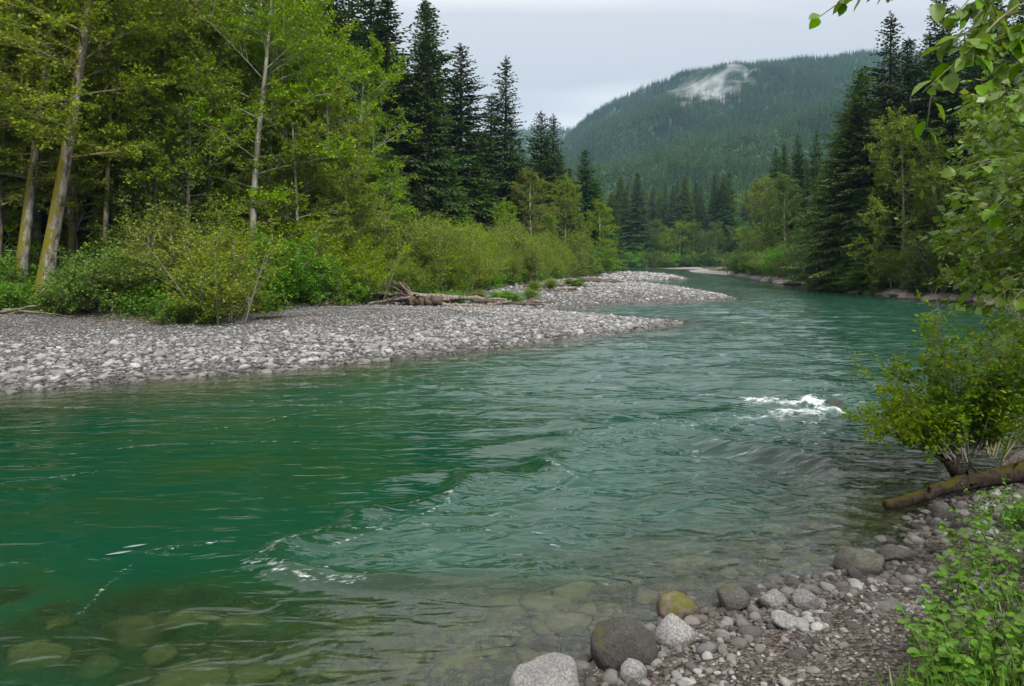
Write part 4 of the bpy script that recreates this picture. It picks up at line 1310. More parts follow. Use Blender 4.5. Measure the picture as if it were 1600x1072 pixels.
def bush(k, px, py, D, Ht, label, group, sx=1.0, kind="bush", rz=None):
    x = (px - 800) / F_PX * D
    return place(BUS[k], kind, x, D, Ht * 0.78, rz, sx * 1.15, label, "bush", group, PB)


bush(0, 150, 490, 29.8, 2.7, "bright green bush right of the mossy trunks, hanging over the gravel", G6, 1.05)
bush(0, 225, 490, 32.5, 3.0, "green bush behind the bright bush beside the mossy trunks", G6, 1.0)
bush(1, 330, 500, 28.9, 4.2, "large yellow green bush with bare twigs leaning over the gravel", G6, 0.95)
bush(1, 265, 480, 31.5, 4.6, "tall yellowish shrub behind the large twiggy bush", G6, 0.9)
bush(4, 290, 500, 28.2, 1.3, "low fern like bush at the foot of the large twiggy bush", G6)
bush(3, 420, 480, 34.5, 3.4, "dark green bush between the twiggy bush and the willows", G6, 1.0)
bush(0, 500, 475, 37.0, 2.7, "fresh green bush drooping onto the gravel left of the driftwood", G6, 1.1)
bush(1, 470, 470, 38.0, 4.2, "yellow green tall shrub rising behind the drooping bush", G6, 1.0)
bush(1, 400, 470, 36.0, 4.0, "olive shrub deep behind the dark green bush", G6, 1.0)
bush(4, 20, 480, 31.5, 1.5, "low leafy bush at the foot of the mossy trunks", G6)
bush(0, -25, 470, 33.0, 2.6, "green bush left of the mossy trunks", G6)
bush(4, 110, 480, 31.0, 1.4, "low green bush between the mossy trunks and the bright bush", G6)
bush(3, 180, 450, 37.5, 3.2, "shaded bush behind the bright bushes", G6, 1.2)
bush(3, 60, 440, 37.5, 3.0, "shaded bush behind the mossy trunks", G6, 1.2)
wil = 0
for t in np.linspace(0, 1, 34):
    # the willow thicket behind the driftwood
    D = 42 + 56 * t ** 1.2
    for back in (0.6, 3.2):
        xe = np.interp(D, [43, 52, 66, 95, 135], [-7.2, -2.5, 1.5, 7.5, 17])
        x = xe - back + random.uniform(-0.8, 0.8) - (0.3 if back < 1 else 0)
        y = D + random.uniform(-0.8, 0.8)
        place(BUS[2] if random.random() < 0.75 else BUS[1], "willow_bush", x, y, random.choice([random.uniform(1.3, 2.2), random.uniform(2.0, 3.3)]) + back * 0.42, None, random.uniform(0.8, 1.15), "low yellow green willow bush in the front row facing the gravel bar" if back < 1 else "taller willow bush in the back row of the thicket, under the conifers", "bush", "front row of the willow thicket" if back < 1 else "back row of the willow thicket", PB)
for y in np.arange(97, 200, 5.0):
    xe = np.interp(y, [95, 135, 165, 205], [7.5, 17, 20, 14])
    place(random.choice([BUS[1], BUS[0], BUS[3]]), "bush", xe - random.uniform(0, 1.5), y, random.uniform(2.4, 4.2), None, 1.2, "green bush at the water side far down the left bank", "bush", "bushes far down the left bank", PB)
for y in np.arange(44, 140, 2.1):
    xe = np.interp(y, [42, 47.5, 58.7, 66.6, 84.5, 105, 138], [29.3, 31, 30.2, 31, 32.6, 36, 41])
    place(random.choice([BUS[3], BUS[0], BUS[3], BUS[2]]), "bush", xe + random.uniform(0.9, 2.4), y + random.uniform(-.6, .6), random.uniform(1.8, 3.6), None, random.uniform(1.0, 1.35), "green bush overhanging the rocky right shore", "bush", G7, PB)
for x in np.arange(2, 66, 3.0):
    place(random.choice([BUS[3], BUS[0]]), "bush", x, 239 + random.uniform(-1, 2.5), random.uniform(3, 5), None, 1.3, "small bush at the waterline of the far river bend", "bush", "bushes at the river bend", PB)

# undergrowth in the forest edge: low leafy plants nobody would count
ux, uy = rng.uniform(-45, 20, 9000), rng.uniform(26, 130, 9000)
dv, _ = seg_dist(ux, uy, VEG_L)
ok = inside(ux, uy, VEG_L) & (dv > 0.2) & (dv < 14) & (np.abs(ux) < 0.75 * uy + 3)
ux, uy = ux[ok], uy[ok]
under_p = [bush_proto(41, 0.9, 1.6, 12, 0.12, M_BUSH, 4, 2, 5, 0.2), bush_proto(42, 0.8, 1.4, 12, 0.12, M_MAPLE, 4, 2, 5, 0.4)]
zz_ = terrain(ux, uy)
sc = rng.uniform(0.7, 1.6, len(ux))
gn_scatter("undergrowth", [under_p[0][1], under_p[1][1]], np.stack([ux, uy, zz_], 1), np.stack([0 * ux, 0 * ux, rng.uniform(0, 6.28, len(ux))], 1), np.repeat(sc[:, None], 3, 1), rng.integers(0, 2, len(ux)), None,
           "low leafy undergrowth covering the forest edge")

# ------------------------------------------------------------------ forest on the mountain (one mass)
def far_conifer(seed, H, R, mat_):
    r = np.random.default_rng(seed)
    C_, D_, N_, L_, W_, T_ = [], [], [], [], [], []
    for z in np.linspace(0.06, 0.97, 17):
        R0 = R * (1 - z) ** 0.85 + 0.15
        nb = 7 if z < 0.6 else 5
        for k in range(nb):
            a = r.uniform(0, 6.28)
            l = R0 * r.uniform(0.75, 1.2)
            C_.append((0, 0, z * H + r.uniform(-.3, .3)))
            D_.append((math.cos(a), math.sin(a), -0.25 + 0.5 * z))
            N_.append((0.3 * r.normal(), 0.3 * r.normal(), 1))
            L_.append(l)
            W_.append(l * 0.62)
            T_.append(np.clip(r.normal(0.4, 0.25), 0, 1))
    V, F = kites(np.array(C_), np.array(D_), norm(np.array(N_)), np.array(L_), np.array(W_))
    V = V.reshape(-1, 4, 3)
    V[:, 2, 2] -= 0.4
    g = Geo()
    g.add(V.reshape(-1, 3), F, np.repeat(T_, 4))
    tv, tf = tubes(np.array([[[0, 0, -1.0], [0, 0, H * 0.5], [0, 0, H]]]), np.array([[0.3, 0.2, 0.05]]), 5)
    g.add(tv, tf, 0.0)
    return g.mesh("far_conifer", mat_, False)


def far_broad(seed, H, W):
    r = np.random.default_rng(seed)
    n_ = 260
    u = norm(r.normal(size=(n_, 3)))
    c = u * r.uniform(0.75, 1.0, n_)[:, None] * np.array([W / 2, W / 2, H * 0.42]) + np.array([0, 0, H * 0.56])
    V, F = kites(c, r.normal(size=(n_, 3)), norm(u + r.normal(0, 0.4, (n_, 3))), r.uniform(0.9, 1.7, n_), r.uniform(0.8, 1.3, n_))
    g = Geo()
    g.add(V, F, np.repeat(np.clip(r.normal(0.45, 0.25, n_), 0, 1), 4))
    return g.mesh("far_broadleaf", M_FARLEAF, False)


FARP = [far_conifer(71, 20, 3.0, M_CONIFER), far_conifer(72, 18, 2.6, M_CONIFER), far_conifer(73, 22, 3.2, M_CONIFER2), far_conifer(74, 17, 2.9, M_CONIFER2), far_broad(75, 15, 8.0)]
n_t = 60000
fy = 325 + (1760 - 325) * rng.uniform(0, 1, n_t) ** 0.85
fx = rng.uniform(-0.12, 0.72, n_t) * fy + rng.uniform(-30, 30, n_t)
dens = np.clip(1.25 - fy / 3500.0, 0.4, 1)
ok = (rng.uniform(0, 1, n_t) < dens) & (fx > 0.02 * fy - 30)
fx, fy = fx[ok], fy[ok]
fz = mountain_z(fx, fy)
fz = np.maximum(fz, 0.5)
kind_n = fbm(fx / 120.0, fy / 160.0, 3, 81)
pb_ = np.clip(0.34 - (fy - 330) / 1500.0 + 1.1 * kind_n, 0.015, 0.75)
kn2 = fbm(fx / 90.0 + 7, fy / 130.0, 3, 85) + rng.normal(0, 0.25, len(fx))
pick = np.where(rng.uniform(0, 1, len(fx)) < pb_, 4, rng.integers(0, 2, len(fx)) + np.where(kn2 > 0, 2, 0))
sc = rng.uniform(0.7, 1.25, len(fx)) * (1 - 0.25 * smooth(900, 1700, fy))
gn_scatter("mountain_forest", FARP, np.stack([fx, fy, fz], 1), np.stack([0 * fx, 0 * fx, rng.uniform(0, 6.28, len(fx))], 1), np.stack([sc, sc, sc * rng.uniform(0.85, 1.2, len(fx))], 1), pick, None, "dense conifer forest covering the mountain slope")
hx_, hy_ = rng.uniform(-100, 560, 2600), rng.uniform(2200, 2760, 2600)
gn_scatter("far_hill_forest", FARP[:4], np.stack([hx_, hy_, hill_z(hx_, hy_)], 1), np.stack([0 * hx_, 0 * hx_, rng.uniform(0, 6.28, len(hx_))], 1), np.repeat(rng.uniform(0.8, 1.2, len(hx_))[:, None], 3, 1), rng.integers(0, 4, len(hx_)), None,
           "hazy conifers on the far ridge")

# ------------------------------------------------------------------ driftwood
def log_mesh(name, pts, r0, r1, mat_, sides=8, knots=0.15, seed=0):
    r = np.random.default_rng(seed)
    pts = np.array(pts, float)
    K = 12
    if sides > 12:
        K = 48
    s = np.linspace(0, 1, K)
    P = np.stack([np.interp(s, np.linspace(0, 1, len(pts)), pts[:, k]) for k in range(3)], 1)
    P += (0.25 if K < 20 else 0.05) * r0 * r.normal(size=P.shape)
    if K > 20:
        P[:, 2] += 0.5 * r0 * fbm(s * 3, s * 0 + seed, 2, seed)
    R = (r0 + (r1 - r0) * s) * (1 + knots * r.normal(size=K))
    V, F = tubes(P[None], R[None], sides)
    if K > 20:
        V = V.reshape(K, sides, 3)
        th = np.arange(sides)
        bumpy = 1 + 0.42 * fbm(np.repeat(s[:, None] * 9, sides, 1), np.repeat(np.cos(th / sides * 6.283)[None] * 2.2 + np.sin(th / sides * 6.283)[None] * 1.3, K, 0), 4, seed + 3, 0.6)
        V = (P[:, None] + (V - P[:, None]) * bumpy[..., None]).reshape(-1, 3)
    n0 = len(V)
    V = np.concatenate([V, P[:1], P[-1:]])
    c0 = [[n0, (k + 1) % sides, k] for k in range(sides)]
    b = (K - 1) * sides
    c1 = [[n0 + 1, b + k, b + (k + 1) % sides] for k in range(sides)]
    return make_mesh(name, V, [F, np.array(c0 + c1)], mat_)


def drift(a, b, D1, D2, r0, r1, mat_, label, seed, lift=(0.0, 0.0), group="driftwood on the gravel bar", mid_up=0.0):
    if D1 > 35:
        r0, r1, D1, D2 = r0 * 1.1, r1 * 1.1, D1 - 1.6, D2 - 1.6
    p = []
    for (px, D, up) in ((a[0], D1, lift[0]), (b[0], D2, lift[1])):
        x = (px - 800) / F_PX * D
        p.append(np.array([x, D, height(x, D) + up + r0 * 0.6]))
    mid = (p[0] + p[1]) / 2 + np.array([0, 0.1, mid_up])
    o0 = p[0].copy()
    me = log_mesh("driftwood_log", [p[0] - o0, mid - o0, p[1] - o0], r0, r1, mat_, 8, 0.12, seed)
    return tag(obj("driftwood_log", me, None, o0), label, "driftwood", group)


drift((560, 0), (700, 0), 43.5, 42.0, 0.13, 0.07, M_DRIFT, "bleached log reaching left from the dark root mass", 1, (0.35, 0.25))
drift((618, 0), (790, 0), 42.5, 46.0, 0.18, 0.10, M_DRIFT, "longest pale log running right from the dark root mass", 2, (0.45, 0.15))
drift((640, 0), (690, 0), 42.0, 42.0, 0.3, 0.2, M_DRIFTDARK, "thick dark stump end in the driftwood pile", 3, (0.1, 0.0))
drift((690, 0), (770, 0), 42.0, 42.2, 0.11, 0.07, M_DRIFT, "grey log lying flat in front of the driftwood pile", 4)
drift((740, 0), (850, 0), 44.0, 47.0, 0.12, 0.06, M_DRIFTDARK, "brown log at the right end of the driftwood pile", 5, (0.2, 0.0))
drift((760, 0), (800, 0), 43.0, 44.0, 0.10, 0.05, M_DRIFT, "short forked pale branch in the driftwood", 6, (0.0, 0.3))
drift((800, 0), (872, 0), 46.5, 48.5, 0.10, 0.06, M_DRIFTDARK, "dark branch trailing off toward the inlet", 7)
drift((575, 0), (640, 0), 42.0, 41.5, 0.09, 0.05, M_DRIFT, "pale stick leaning down from the root mass to the gravel", 8, (0.0, 0.4))
drift((820, 0), (930, 0), 60, 66, 0.14, 0.08, M_DRIFTDARK, "dark drift log on the second gravel bar", 9, (0.1, 0.0))
drift((845, 0), (900, 0), 57, 59, 0.12, 0.08, M_DRIFTDARK, "short dark drift log in front of the second bar's brush", 10)
drift((400, 0), (600, 0), 30.2, 33.5, 0.055, 0.03, M_DRIFTDARK, "long thin brown branch lying on the gravel", 11)
drift((440, 0), (560, 0), 30.8, 33.2, 0.035, 0.02, M_DRIFT, "thin pale branch beside the long brown one", 12)
drift((-10, 0), (75, 0), 28.5, 30.3, 0.06, 0.03, M_DRIFT, "pale driftwood stick below the mossy trunks", 13, (0.1, 0.25))
drift((5, 0), (120, 0), 29.5, 28.6, 0.05, 0.02, M_DRIFT, "grey root like stick lying flat below the mossy trunks", 14, (0.2, 0.0))
drift((60, 0), (150, 0), 29.0, 28.6, 0.04, 0.02, M_DRIFTDARK, "thin brown stick below the bright green bush", 15)
drift((150, 0), (235, 0), 27.6, 27.8, 0.05, 0.03, M_DRIFTDARK, "brown stick on the gravel in front of the bright bush", 16)
drift((900, 0), (990, 0), 84, 92, 0.2, 0.1, M_DRIFTDARK, "far dark drift log along the second bar's back edge", 17)
drift((905, 0), (975, 0), 76, 80, 0.2, 0.1, M_DRIFTDARK, "nearer dark drift log at the back of the second bar", 18)
for k in range(18):
    px = random.uniform(600, 865)
    D = np.interp(px, [600, 870], [42.6, 48.5]) + random.uniform(-0.9, 0.9)
    drift((px, 0), (px + random.uniform(18, 60) * random.choice((-1, 1)), 0), D, D + random.uniform(-0.8, 0.8), random.uniform(0.03, 0.06), 0.012, M_DRIFTDARK if k % 3 else M_DRIFT, "thin bare stick tangled in the driftwood pile", 40 + k, (random.uniform(0, 0.25), random.uniform(0.1, 0.6)), "thin sticks in the driftwood pile")
# root mass of the upturned stump
rw = bpy.data.objects.new("root_mass", None)
COL.objects.link(rw)
x0, y0 = (640 - 800) / F_PX * 41.0, 41.0
rw.location = (x0, y0, height(x0, y0))
tag(rw, "dark upturned root mass at the left end of the driftwood pile", "driftwood", "driftwood on the gravel bar")
obj("stump", rock_mesh("stump", 501, 3, (0.7, 0.45, 0.36), M_DRIFTDARK, 0.45, 3, 0.25), rw, (0.3, 0, 0.2))
for k in range(20):
    a, e, L = random.uniform(1.2, 5.4), random.uniform(-0.1, 0.9), random.uniform(0.7, 1.8)
    d = np.array([math.cos(a) * math.cos(e), math.sin(a) * math.cos(e), math.sin(e)])
    obj("root", log_mesh("root", [d * 0.2, d * L * 0.6 + np.array([0, 0, 0.1]), d * L], 0.09, 0.02, M_DRIFTDARK if k % 3 else M_DRIFT, 6, 0.1, k), rw, (0.1, 0, 0.35))
# low brush tangled in the driftwood
for k, (px, D, ht) in enumerate([(700, 43.6, 0.7), (745, 44.6, 0.75), (790, 46, 0.7), (830, 48, 0.7), (600, 44.0, 0.6), (860, 58.5, 0.8), (895, 63, 0.7), (835, 56, 0.7)]):
    x = (px - 800) / F_PX * D
    place(BUS[2] if k % 2 else BUS[4], "bush", x, D, ht, None, 1.6, "low olive brush tangled in the driftwood", "bush", "brush in the driftwood", PB)

# mossy log and leaning bush on the near right bank
pA, pB = at(1384, 797, 8.75), at(1612, 738, 9.6)
lm = log_mesh("mossy_log", [pA - pA, (pB - pA) * 0.5 + np.array([0, 0, 0.03]), pB - pA], 0.058, 0.115, M_LOG, 18, 0.04, 33)
ml = tag(obj("mossy_log", lm, None, (pA[0], pA[1], pA[2] + 0.05)), "mossy brown log lying from the bank into the shallows", "log")
for k, (t_, dx_, dy_, dz_, l_) in enumerate([(0.28, -0.3, -0.5, 0.5, 0.16), (0.52, 0.2, -0.7, 0.35, 0.12), (0.63, -0.4, 0.2, 0.9, 0.22), (0.82, 0.3, -0.4, 0.8, 0.14)]):
    b_ = (pB - pA) * t_
    d_ = norm(np.array([dx_, dy_, dz_]))
    obj("branch_stub", log_mesh("branch_stub", [b_, b_ + d_ * l_ * 0.6, b_ + d_ * (l_ + 0.08)], 0.03, 0.012, M_LOG, 6, 0.1, 60 + k), ml)


# ------------------------------------------------------------------ near leaves
def leaf_shape(name, lobes, mat_, seed=0, teeth=0.06):
    """A real leaf blade of unit length along +X: midrib fold, curled tip, toothed or lobed outline, with a stalk."""
    r = np.random.default_rng(seed)
    K = 9
    t = np.linspace(0, 1, K)
    if lobes:
        w = 0.46 * np.array([0.12, 0.75, 1.0, 0.72, 1.02, 0.62, 0.66, 0.32, 0.0])
    else:
        w = 0.33 * np.sin(np.pi * t ** 0.8) ** 0.8
        w[1:-1] *= 1 + teeth * np.where(np.arange(K - 2) % 2, 1, -1)
    V, F = [], []
    for i in range(K):
        droop = -0.22 * t[i] ** 2 + r.normal(0, 0.008)
        sw = (0.10 if i in (2, 4) else 0.0) if lobes else 0.03
        V += [(t[i] + sw * 0.5, w[i], droop + 0.28 * w[i] + r.normal(0, .012)), (t[i], 0, droop), (t[i] + sw * 0.5, -w[i], droop + 0.28 * w[i] + r.normal(0, .012))]
    for i in range(K - 1):
        a, b = i * 3, (i + 1) * 3
        F += [(a, a + 1, b + 1, b), (a + 1, a + 2, b + 2, b + 1)]
    sv, sf = tubes(np.array([[[-0.35, 0, 0.05], [-0.15, 0, 0.03], [0.0, 0, 0.0]]]), np.array([[0.012, 0.010, 0.008]]), 3)
    n0 = len(V)
    V = np.concatenate([np.array(V), sv])
    tint = np.full(len(V), r.uniform(0.2, 0.85))
    return make_mesh(name, V, [np.array(F), sf + n0], mat_, True, {"tint": tint})


LEAF_OVAL = [leaf_shape("leaf", False, M_NEARLEAF, k) for k in range(5)]
LEAF_LOBE = [leaf_shape("leaf", True, M_NEARLEAF, k + 10) for k in range(5)]
LEAF_HERB = [leaf_shape("leaf", k % 2 == 0, M_PLANT, k + 20) for k in range(6)]


def rot_to(d, roll):
    """Euler angles that turn +X to d with the blade facing up, rolled a little."""
    d = Vector(d).normalized()
    q = d.to_track_quat('X', 'Z')
    return (q @ Vector((0, 0, 0)).to_track_quat('X', 'Z').__class__((1, 0, 0), roll)).to_euler()


def leaf_out(parent, mesh_list, p, d, size, roll=0.5):
    e = rot_to(d, random.gauss(0, roll))
    return obj("leaf", random.choice(mesh_list), parent, p, e, size)


def leafy_branch(root, anchor, tip, r0, mesh_list, n_leaf, size, sag=0.15, twigs=6, side=0.45, stuff=0, hang=0.5):
    """A limb from anchor to tip with side twigs; leaves sit alternately along the twigs."""
    a, b = np.array(anchor, float), np.array(tip, float)
    L = np.linalg.norm(b - a)
    s = np.linspace(0, 1, 9)
    P = a + (b - a) * s[:, None]
    P[:, 2] += sag * L * (s - s ** 2) * 2
    P += rng.normal(0, 0.012 * L, P.shape)
    V, F = tubes(P[None], (r0 * (1 - 0.85 * s))[None], 6)
    g = Geo()
    g.add(V, F)
    tw = [P[3:]]
    dirm = norm(b - a)
    for k in range(twigs):
        t0 = random.uniform(0.3, 0.95)
        p0 = np.array([np.interp(t0, s, P[:, c]) for c in range(3)])
        d = norm(dirm * 0.8 + rng.normal(0, 0.65, 3) * np.array([1, 1, 0.6]) + np.array([0, 0, -0.22]))
        l = side * L * random.uniform(0.5, 1.1) * (1.15 - 0.5 * t0)
        q_ = np.linspace(0, 1, 6)
        T = p0 + d * l * q_[:, None]
        T[:, 2] -= 0.18 * l * q_ ** 2
        V, F = tubes(T[None], (r0 * 0.3 * (1 - 0.7 * q_) + 0.0012)[None], 4)
        g.add(V, F)
        tw.append(T)
    lim = obj("limb", g.mesh("limb", M_BARK), root)
    tot = [np.linalg.norm(T[-1] - T[0]) for T in tw]
    for j in range(n_leaf):
        T = tw[random.choices(range(len(tw)), tot)[0]]
        t0 = random.random() ** 0.7
        p = np.array([np.interp(t0, np.linspace(0, 1, len(T)), T[:, c]) for c in range(3)])
        along = norm(T[-1] - T[0])
        sd_ = norm(np.cross(along, [0, 0, 1])) * random.choice((-1, 1))
        d = norm(along * 0.6 + sd_ * random.uniform(0.3, 1.0) + np.array([0, 0, -hang * random.uniform(0.2, 1.5)]) + rng.normal(0, 0.2, 3))
        sz = size * random.uniform(0.65, 1.25)
        leaf_out(root, mesh_list, p + d * sz * 0.3, d, sz)
    return lim


def near_tree(name, base, trunk_pts, r0, label):
    root = bpy.data.objects.new(name, None)
    COL.objects.link(root)
    tag(root, label, "tree", "near trees hanging in from the right")
    obj("trunk", log_mesh("trunk", trunk_pts, r0, r0 * 0.6, M_BARK, 10, 0.05, 3), root)
    return root


# overhead twig with large leaves
t1 = near_tree("overhanging_tree", None, [(5.3, 4.2, 1.2), (5.2, 4.2, 3.5), (4.9, 4.1, 6.5)], 0.16, "overhanging twig with large backlit leaves at the top, against the sky")
for (a, b, nl, tw_, sz) in [((3.3, 4.3, 4.75), at(1308, -2, 4.0), 50, 5, 0.105), ((3.2, 4.2, 4.6), at(1440, 140, 3.9), 44, 5, 0.10), ((3.4, 4.3, 4.8), at(1500, 20, 4.2), 44, 6, 0.10),
                            ((3.5, 4.2, 4.6), at(1470, 70, 4.4), 44, 5, 0.10), ((3.6, 4.3, 4.5), at(1555, 60, 4.3), 40, 4, 0.10), ((3.4, 4.2, 4.9), at(1400, -50, 4.3), 36, 5, 0.105), ((3.6, 4.2, 4.4), at(1530, 130, 4.4), 30, 4, 0.095)]:
    leafy_branch(t1, a, b, 0.010, LEAF_OVAL, nl, sz, 0.06, tw_, 0.26, hang=0.45)
    obj("limb", log_mesh("limb", [(5.0, 4.15, 4.7 + random.uniform(-.4, .6)), a], 0.03, 0.014, M_BARK, 6, 0.05, 5), t1)

# leafy maple at the right edge
t2 = near_tree("maple_tree", None, [(7.6, 8.2, 1.0), (7.5, 8.0, 3.5), (7.2, 7.8, 6.5)], 0.2, "near maple at the right edge with layered lobed leaves hanging over the water")
LIMBS = []
for k in range(17):
    py = 110 + k * 22
    edge = np.interp(py, [100, 200, 300, 400, 480], [1600, 1572, 1538, 1505, 1560])
    D = random.uniform(6.2, 7.6)
    tip = at(edge + random.uniform(-15, 25), py + 10, D)
    a = (7.0 + random.uniform(-.4, .2), D + 0.8, tip[2] + random.uniform(0.0, 0.35))
    leafy_branch(t2, a, tip, 0.012, LEAF_LOBE, 17, 0.115, 0.10, 5, 0.34, hang=0.45)
    LIMBS.append((np.array(a, float), tip))
g = Geo()
r_ = np.random.default_rng(91)
for a, tip in LIMBS:
    for rep in range(3):
        a2, t2_ = a + r_.normal(0, 0.25, 3), tip + np.array([0.12, 0.35, 0.0]) + r_.normal(0, 0.18, 3)
        b_, d_, l_, q_ = grow(r_, a2[None], norm(t2_ - a2)[None], np.array([np.linalg.norm(t2_ - a2)]), np.array([0.01]), 9, 0.15, 0.7, 0.4, 0.3)
        leafage(r_, g, b_, d_, l_, 11, 0.10, spread=0.15, droop=0.3, aspect=0.7)
n_ = 5200
c = np.stack([r_.uniform(4.7, 7.8, n_), r_.uniform(8.2, 11.0, n_), r_.uniform(2.35, 6.3, n_)], 1)
ex = np.interp(c[:, 2], [2.3, 3.2, 4.2, 5.2, 6.3], [5.6, 5.4, 5.9, 6.7, 7.2]) * c[:, 1] / 8.6
c = c[c[:, 0] > ex + 0.3 + 0.3 * r_.normal(size=n_)]
V, F = kites(c, r_.normal(0, 0.7, c.shape) + np.array([-0.3, -0.3, -0.4]), norm(np.array([0, -0.2, 0.9]) + r_.normal(0, 0.4, c.shape)), r_.uniform(0.09, 0.17, len(c)), r_.uniform(0.07, 0.12, len(c)))
g.add(V, F, np.repeat(np.clip(r_.normal(0.45, 0.25, len(c)), 0, 1), 4))
tag(obj("foliage", g.mesh("foliage", M_NEARLEAF, False), t2), kind="stuff")

# leaning bush over the water
bx, by = (1492 - 800) / F_PX * 9.9, 9.9
lb = bpy.data.objects.new("leaning_bush", None)
COL.objects.link(lb)
lb.location = (bx, by, 0.0)
tag(lb, "dense yellow green bush leaning from a gnarled stump out over the water", "bush")
obj("stump", log_mesh("stump", [(0.25, 0.05, -0.1), (0.05, 0, 0.12), (-0.08, 0, 0.28), (-0.28, -0.02, 0.52)], 0.13, 0.06, M_LOG, 9, 0.18, 41), lb)
g, tr = Geo(), Geo()
r_ = np.random.default_rng(93)
nst = 84
tipx = r_.uniform(1345, 1640, nst)
up_ = np.interp(tipx, [1340, 1400, 1450, 1520, 1640], [615, 545, 500, 470, 455])
lo_ = np.interp(tipx, [1340, 1400, 1450, 1520, 1640], [655, 690, 672, 668, 665])
tipy = up_ + (lo_ - up_) * r_.uniform(0, 1, nst) ** 1.1
tip = np.array([at(a, b, 9.9 + r_.uniform(-0.7, 1.3)) for a, b in zip(tipx, tipy)]) - np.array([bx, by, 0])
st = np.stack([np.interp(tip[:, 0], [-1.5, 1.5], [-0.25, 0.6]), r_.uniform(-.1, .2, nst), r_.uniform(0.3, 0.6, nst)], 1)
d = norm(tip - st)
L = np.linalg.norm(tip - st, axis=1) * r_.uniform(0.55, 1.18, nst)
tr.add(*tubes(*bent(st, d, L, np.full(nst, 0.016), -0.04, 5), 4))
b2, d2, l2, r2 = grow(r_, st, d, L, np.full(nst, 0.016), 10, 0.2, 0.7, 0.8, 0.26)
tr.add(*tubes(*bent(b2, d2, l2, np.full(len(b2), 0.004), 0.02, 3), 3))
leafage(r_, g, b2, d2, np.maximum(l2, 0.12), 9, 0.068, spread=0.08, aspect=0.55)
b3, d3, l3, r3_ = grow(r_, b2, d2, l2, r2, 2, 0.3, 0.8, 0.8, 0.6)
leafage(r_, g, b3, d3, np.maximum(l3, 0.1), 7, 0.06, spread=0.07, aspect=0.55)
g2 = Geo()
in_ = np.linalg.norm(b2 - np.array([0.4, 0.2, 1.0]), axis=1) < 1.0
leafage(r_, g2, b2[in_], d2[in_], np.maximum(l2[in_], 0.12), 12, 0.075, spread=0.2, aspect=0.6)
tag(obj("foliage", g2.mesh("foliage", M_MAPLE, False), lb), kind="stuff")
obj("twigs", tr.mesh("twigs", M_BARK), lb)
tag(obj("foliage", g.mesh("foliage", M_ALDERY, False), lb), kind="stuff")

# herbs and ground cover of the near bank
G8 = "leafy plants on the near bank"
plant_no = 0


def herb(x, y, ht, n_leaf, size, label, mesh_list=LEAF_HERB):
    z = height(x, y)
    root = bpy.data.objects.new("leafy_plant", None)
    COL.objects.link(root)
    root.location = (x, y, z)
    tag(root, label, "plant", G8)
    nst = max(2, n_leaf // 7)
    g = Geo()
    stems = []
    for k in range(nst):
        a, l = random.uniform(0, 6.28), ht * random.uniform(0.7, 1.1)
        d = norm(np.array([math.cos(a) * 0.45, math.sin(a) * 0.45, 1.0]))
        q_ = np.linspace(0, 1, 5)
        P = d * l * q_[:, None] + np.array([math.cos(a), math.sin(a), 0]) * 0.18 * l * (q_ ** 2)[:, None]
        g.add(*tubes(P[None], (0.005 * (1 - 0.6 * q_))[None], 4))
        stems.append((P, a))
    obj("stem", g.mesh("stem", M_PLANT), root)
    for j in range(n_leaf):
        P, a = stems[j % nst]
        t0 = 0.3 + 0.7 * random.random() ** 0.7
        p = np.array([np.interp(t0, np.linspace(0, 1, 5), P[:, c]) for c in range(3)])
        az = a + random.uniform(-2.6, 2.6)
        d = np.array([math.cos(az), math.sin(az), random.uniform(-0.35, 0.35)])
        sz = size * random.uniform(0.6, 1.2)
        leaf_out(root, mesh_list, p + d * sz * 0.3, d, sz, 0.35)


HP = []
for _ in range(4000):
    if len(HP) >= 70:
        break
    px, py = random.uniform(1380, 1680), random.uniform(790, 1120)
    lim = np.interp(py, [780, 830, 900, 960, 1000, 1072, 1130], [1530, 1500, 1490, 1450, 1430, 1420, 1400])
    if px < lim:
        continue
    z = 0.7
    for _k in range(8):
        x, y = onwater(px, py, z)
        z = 0.5 * z + 0.5 * height(x, y)
    if y < 2.0 or any((x - a) ** 2 + (y - b) ** 2 < 0.13 ** 2 for a, b in HP):
        continue
    HP.append((x, y))
    inner = px - lim
    herb(x, y, random.uniform(0.22, 0.36) + 0.1 * min(inner / 100, 1), random.randint(20, 28), random.choice([random.uniform(0.04, 0.06), random.uniform(0.06, 0.095)]),
         "bright green broad leaved herb in the thick patch at the corner" if inner > 40 else "small green herb at the edge of the pebbles")

cx, cy = rng.uniform(0.3, 7.5, 40000), rng.uniform(1.8, 12, 40000)
d_, i_ = seg_dist(cx, cy, POLY)
ok = ~inside(cx, cy, POLY)
cx, cy, d_ = cx[ok], cy[ok], d_[ok]
gd = d_ + 0.8 * perlin(cx * 1.1, cy * 1.1, 71) - np.interp(cy, [2, 5, 8, 12], [2.3, 1.6, 0.9, 0.7])
ok = (gd > 0) & (rng.uniform(0, 1, len(cx)) < smooth(0, 0.9, gd) * 0.8 + 0.1)
cx, cy = cx[ok], cy[ok]
cz = terrain(cx, cy)


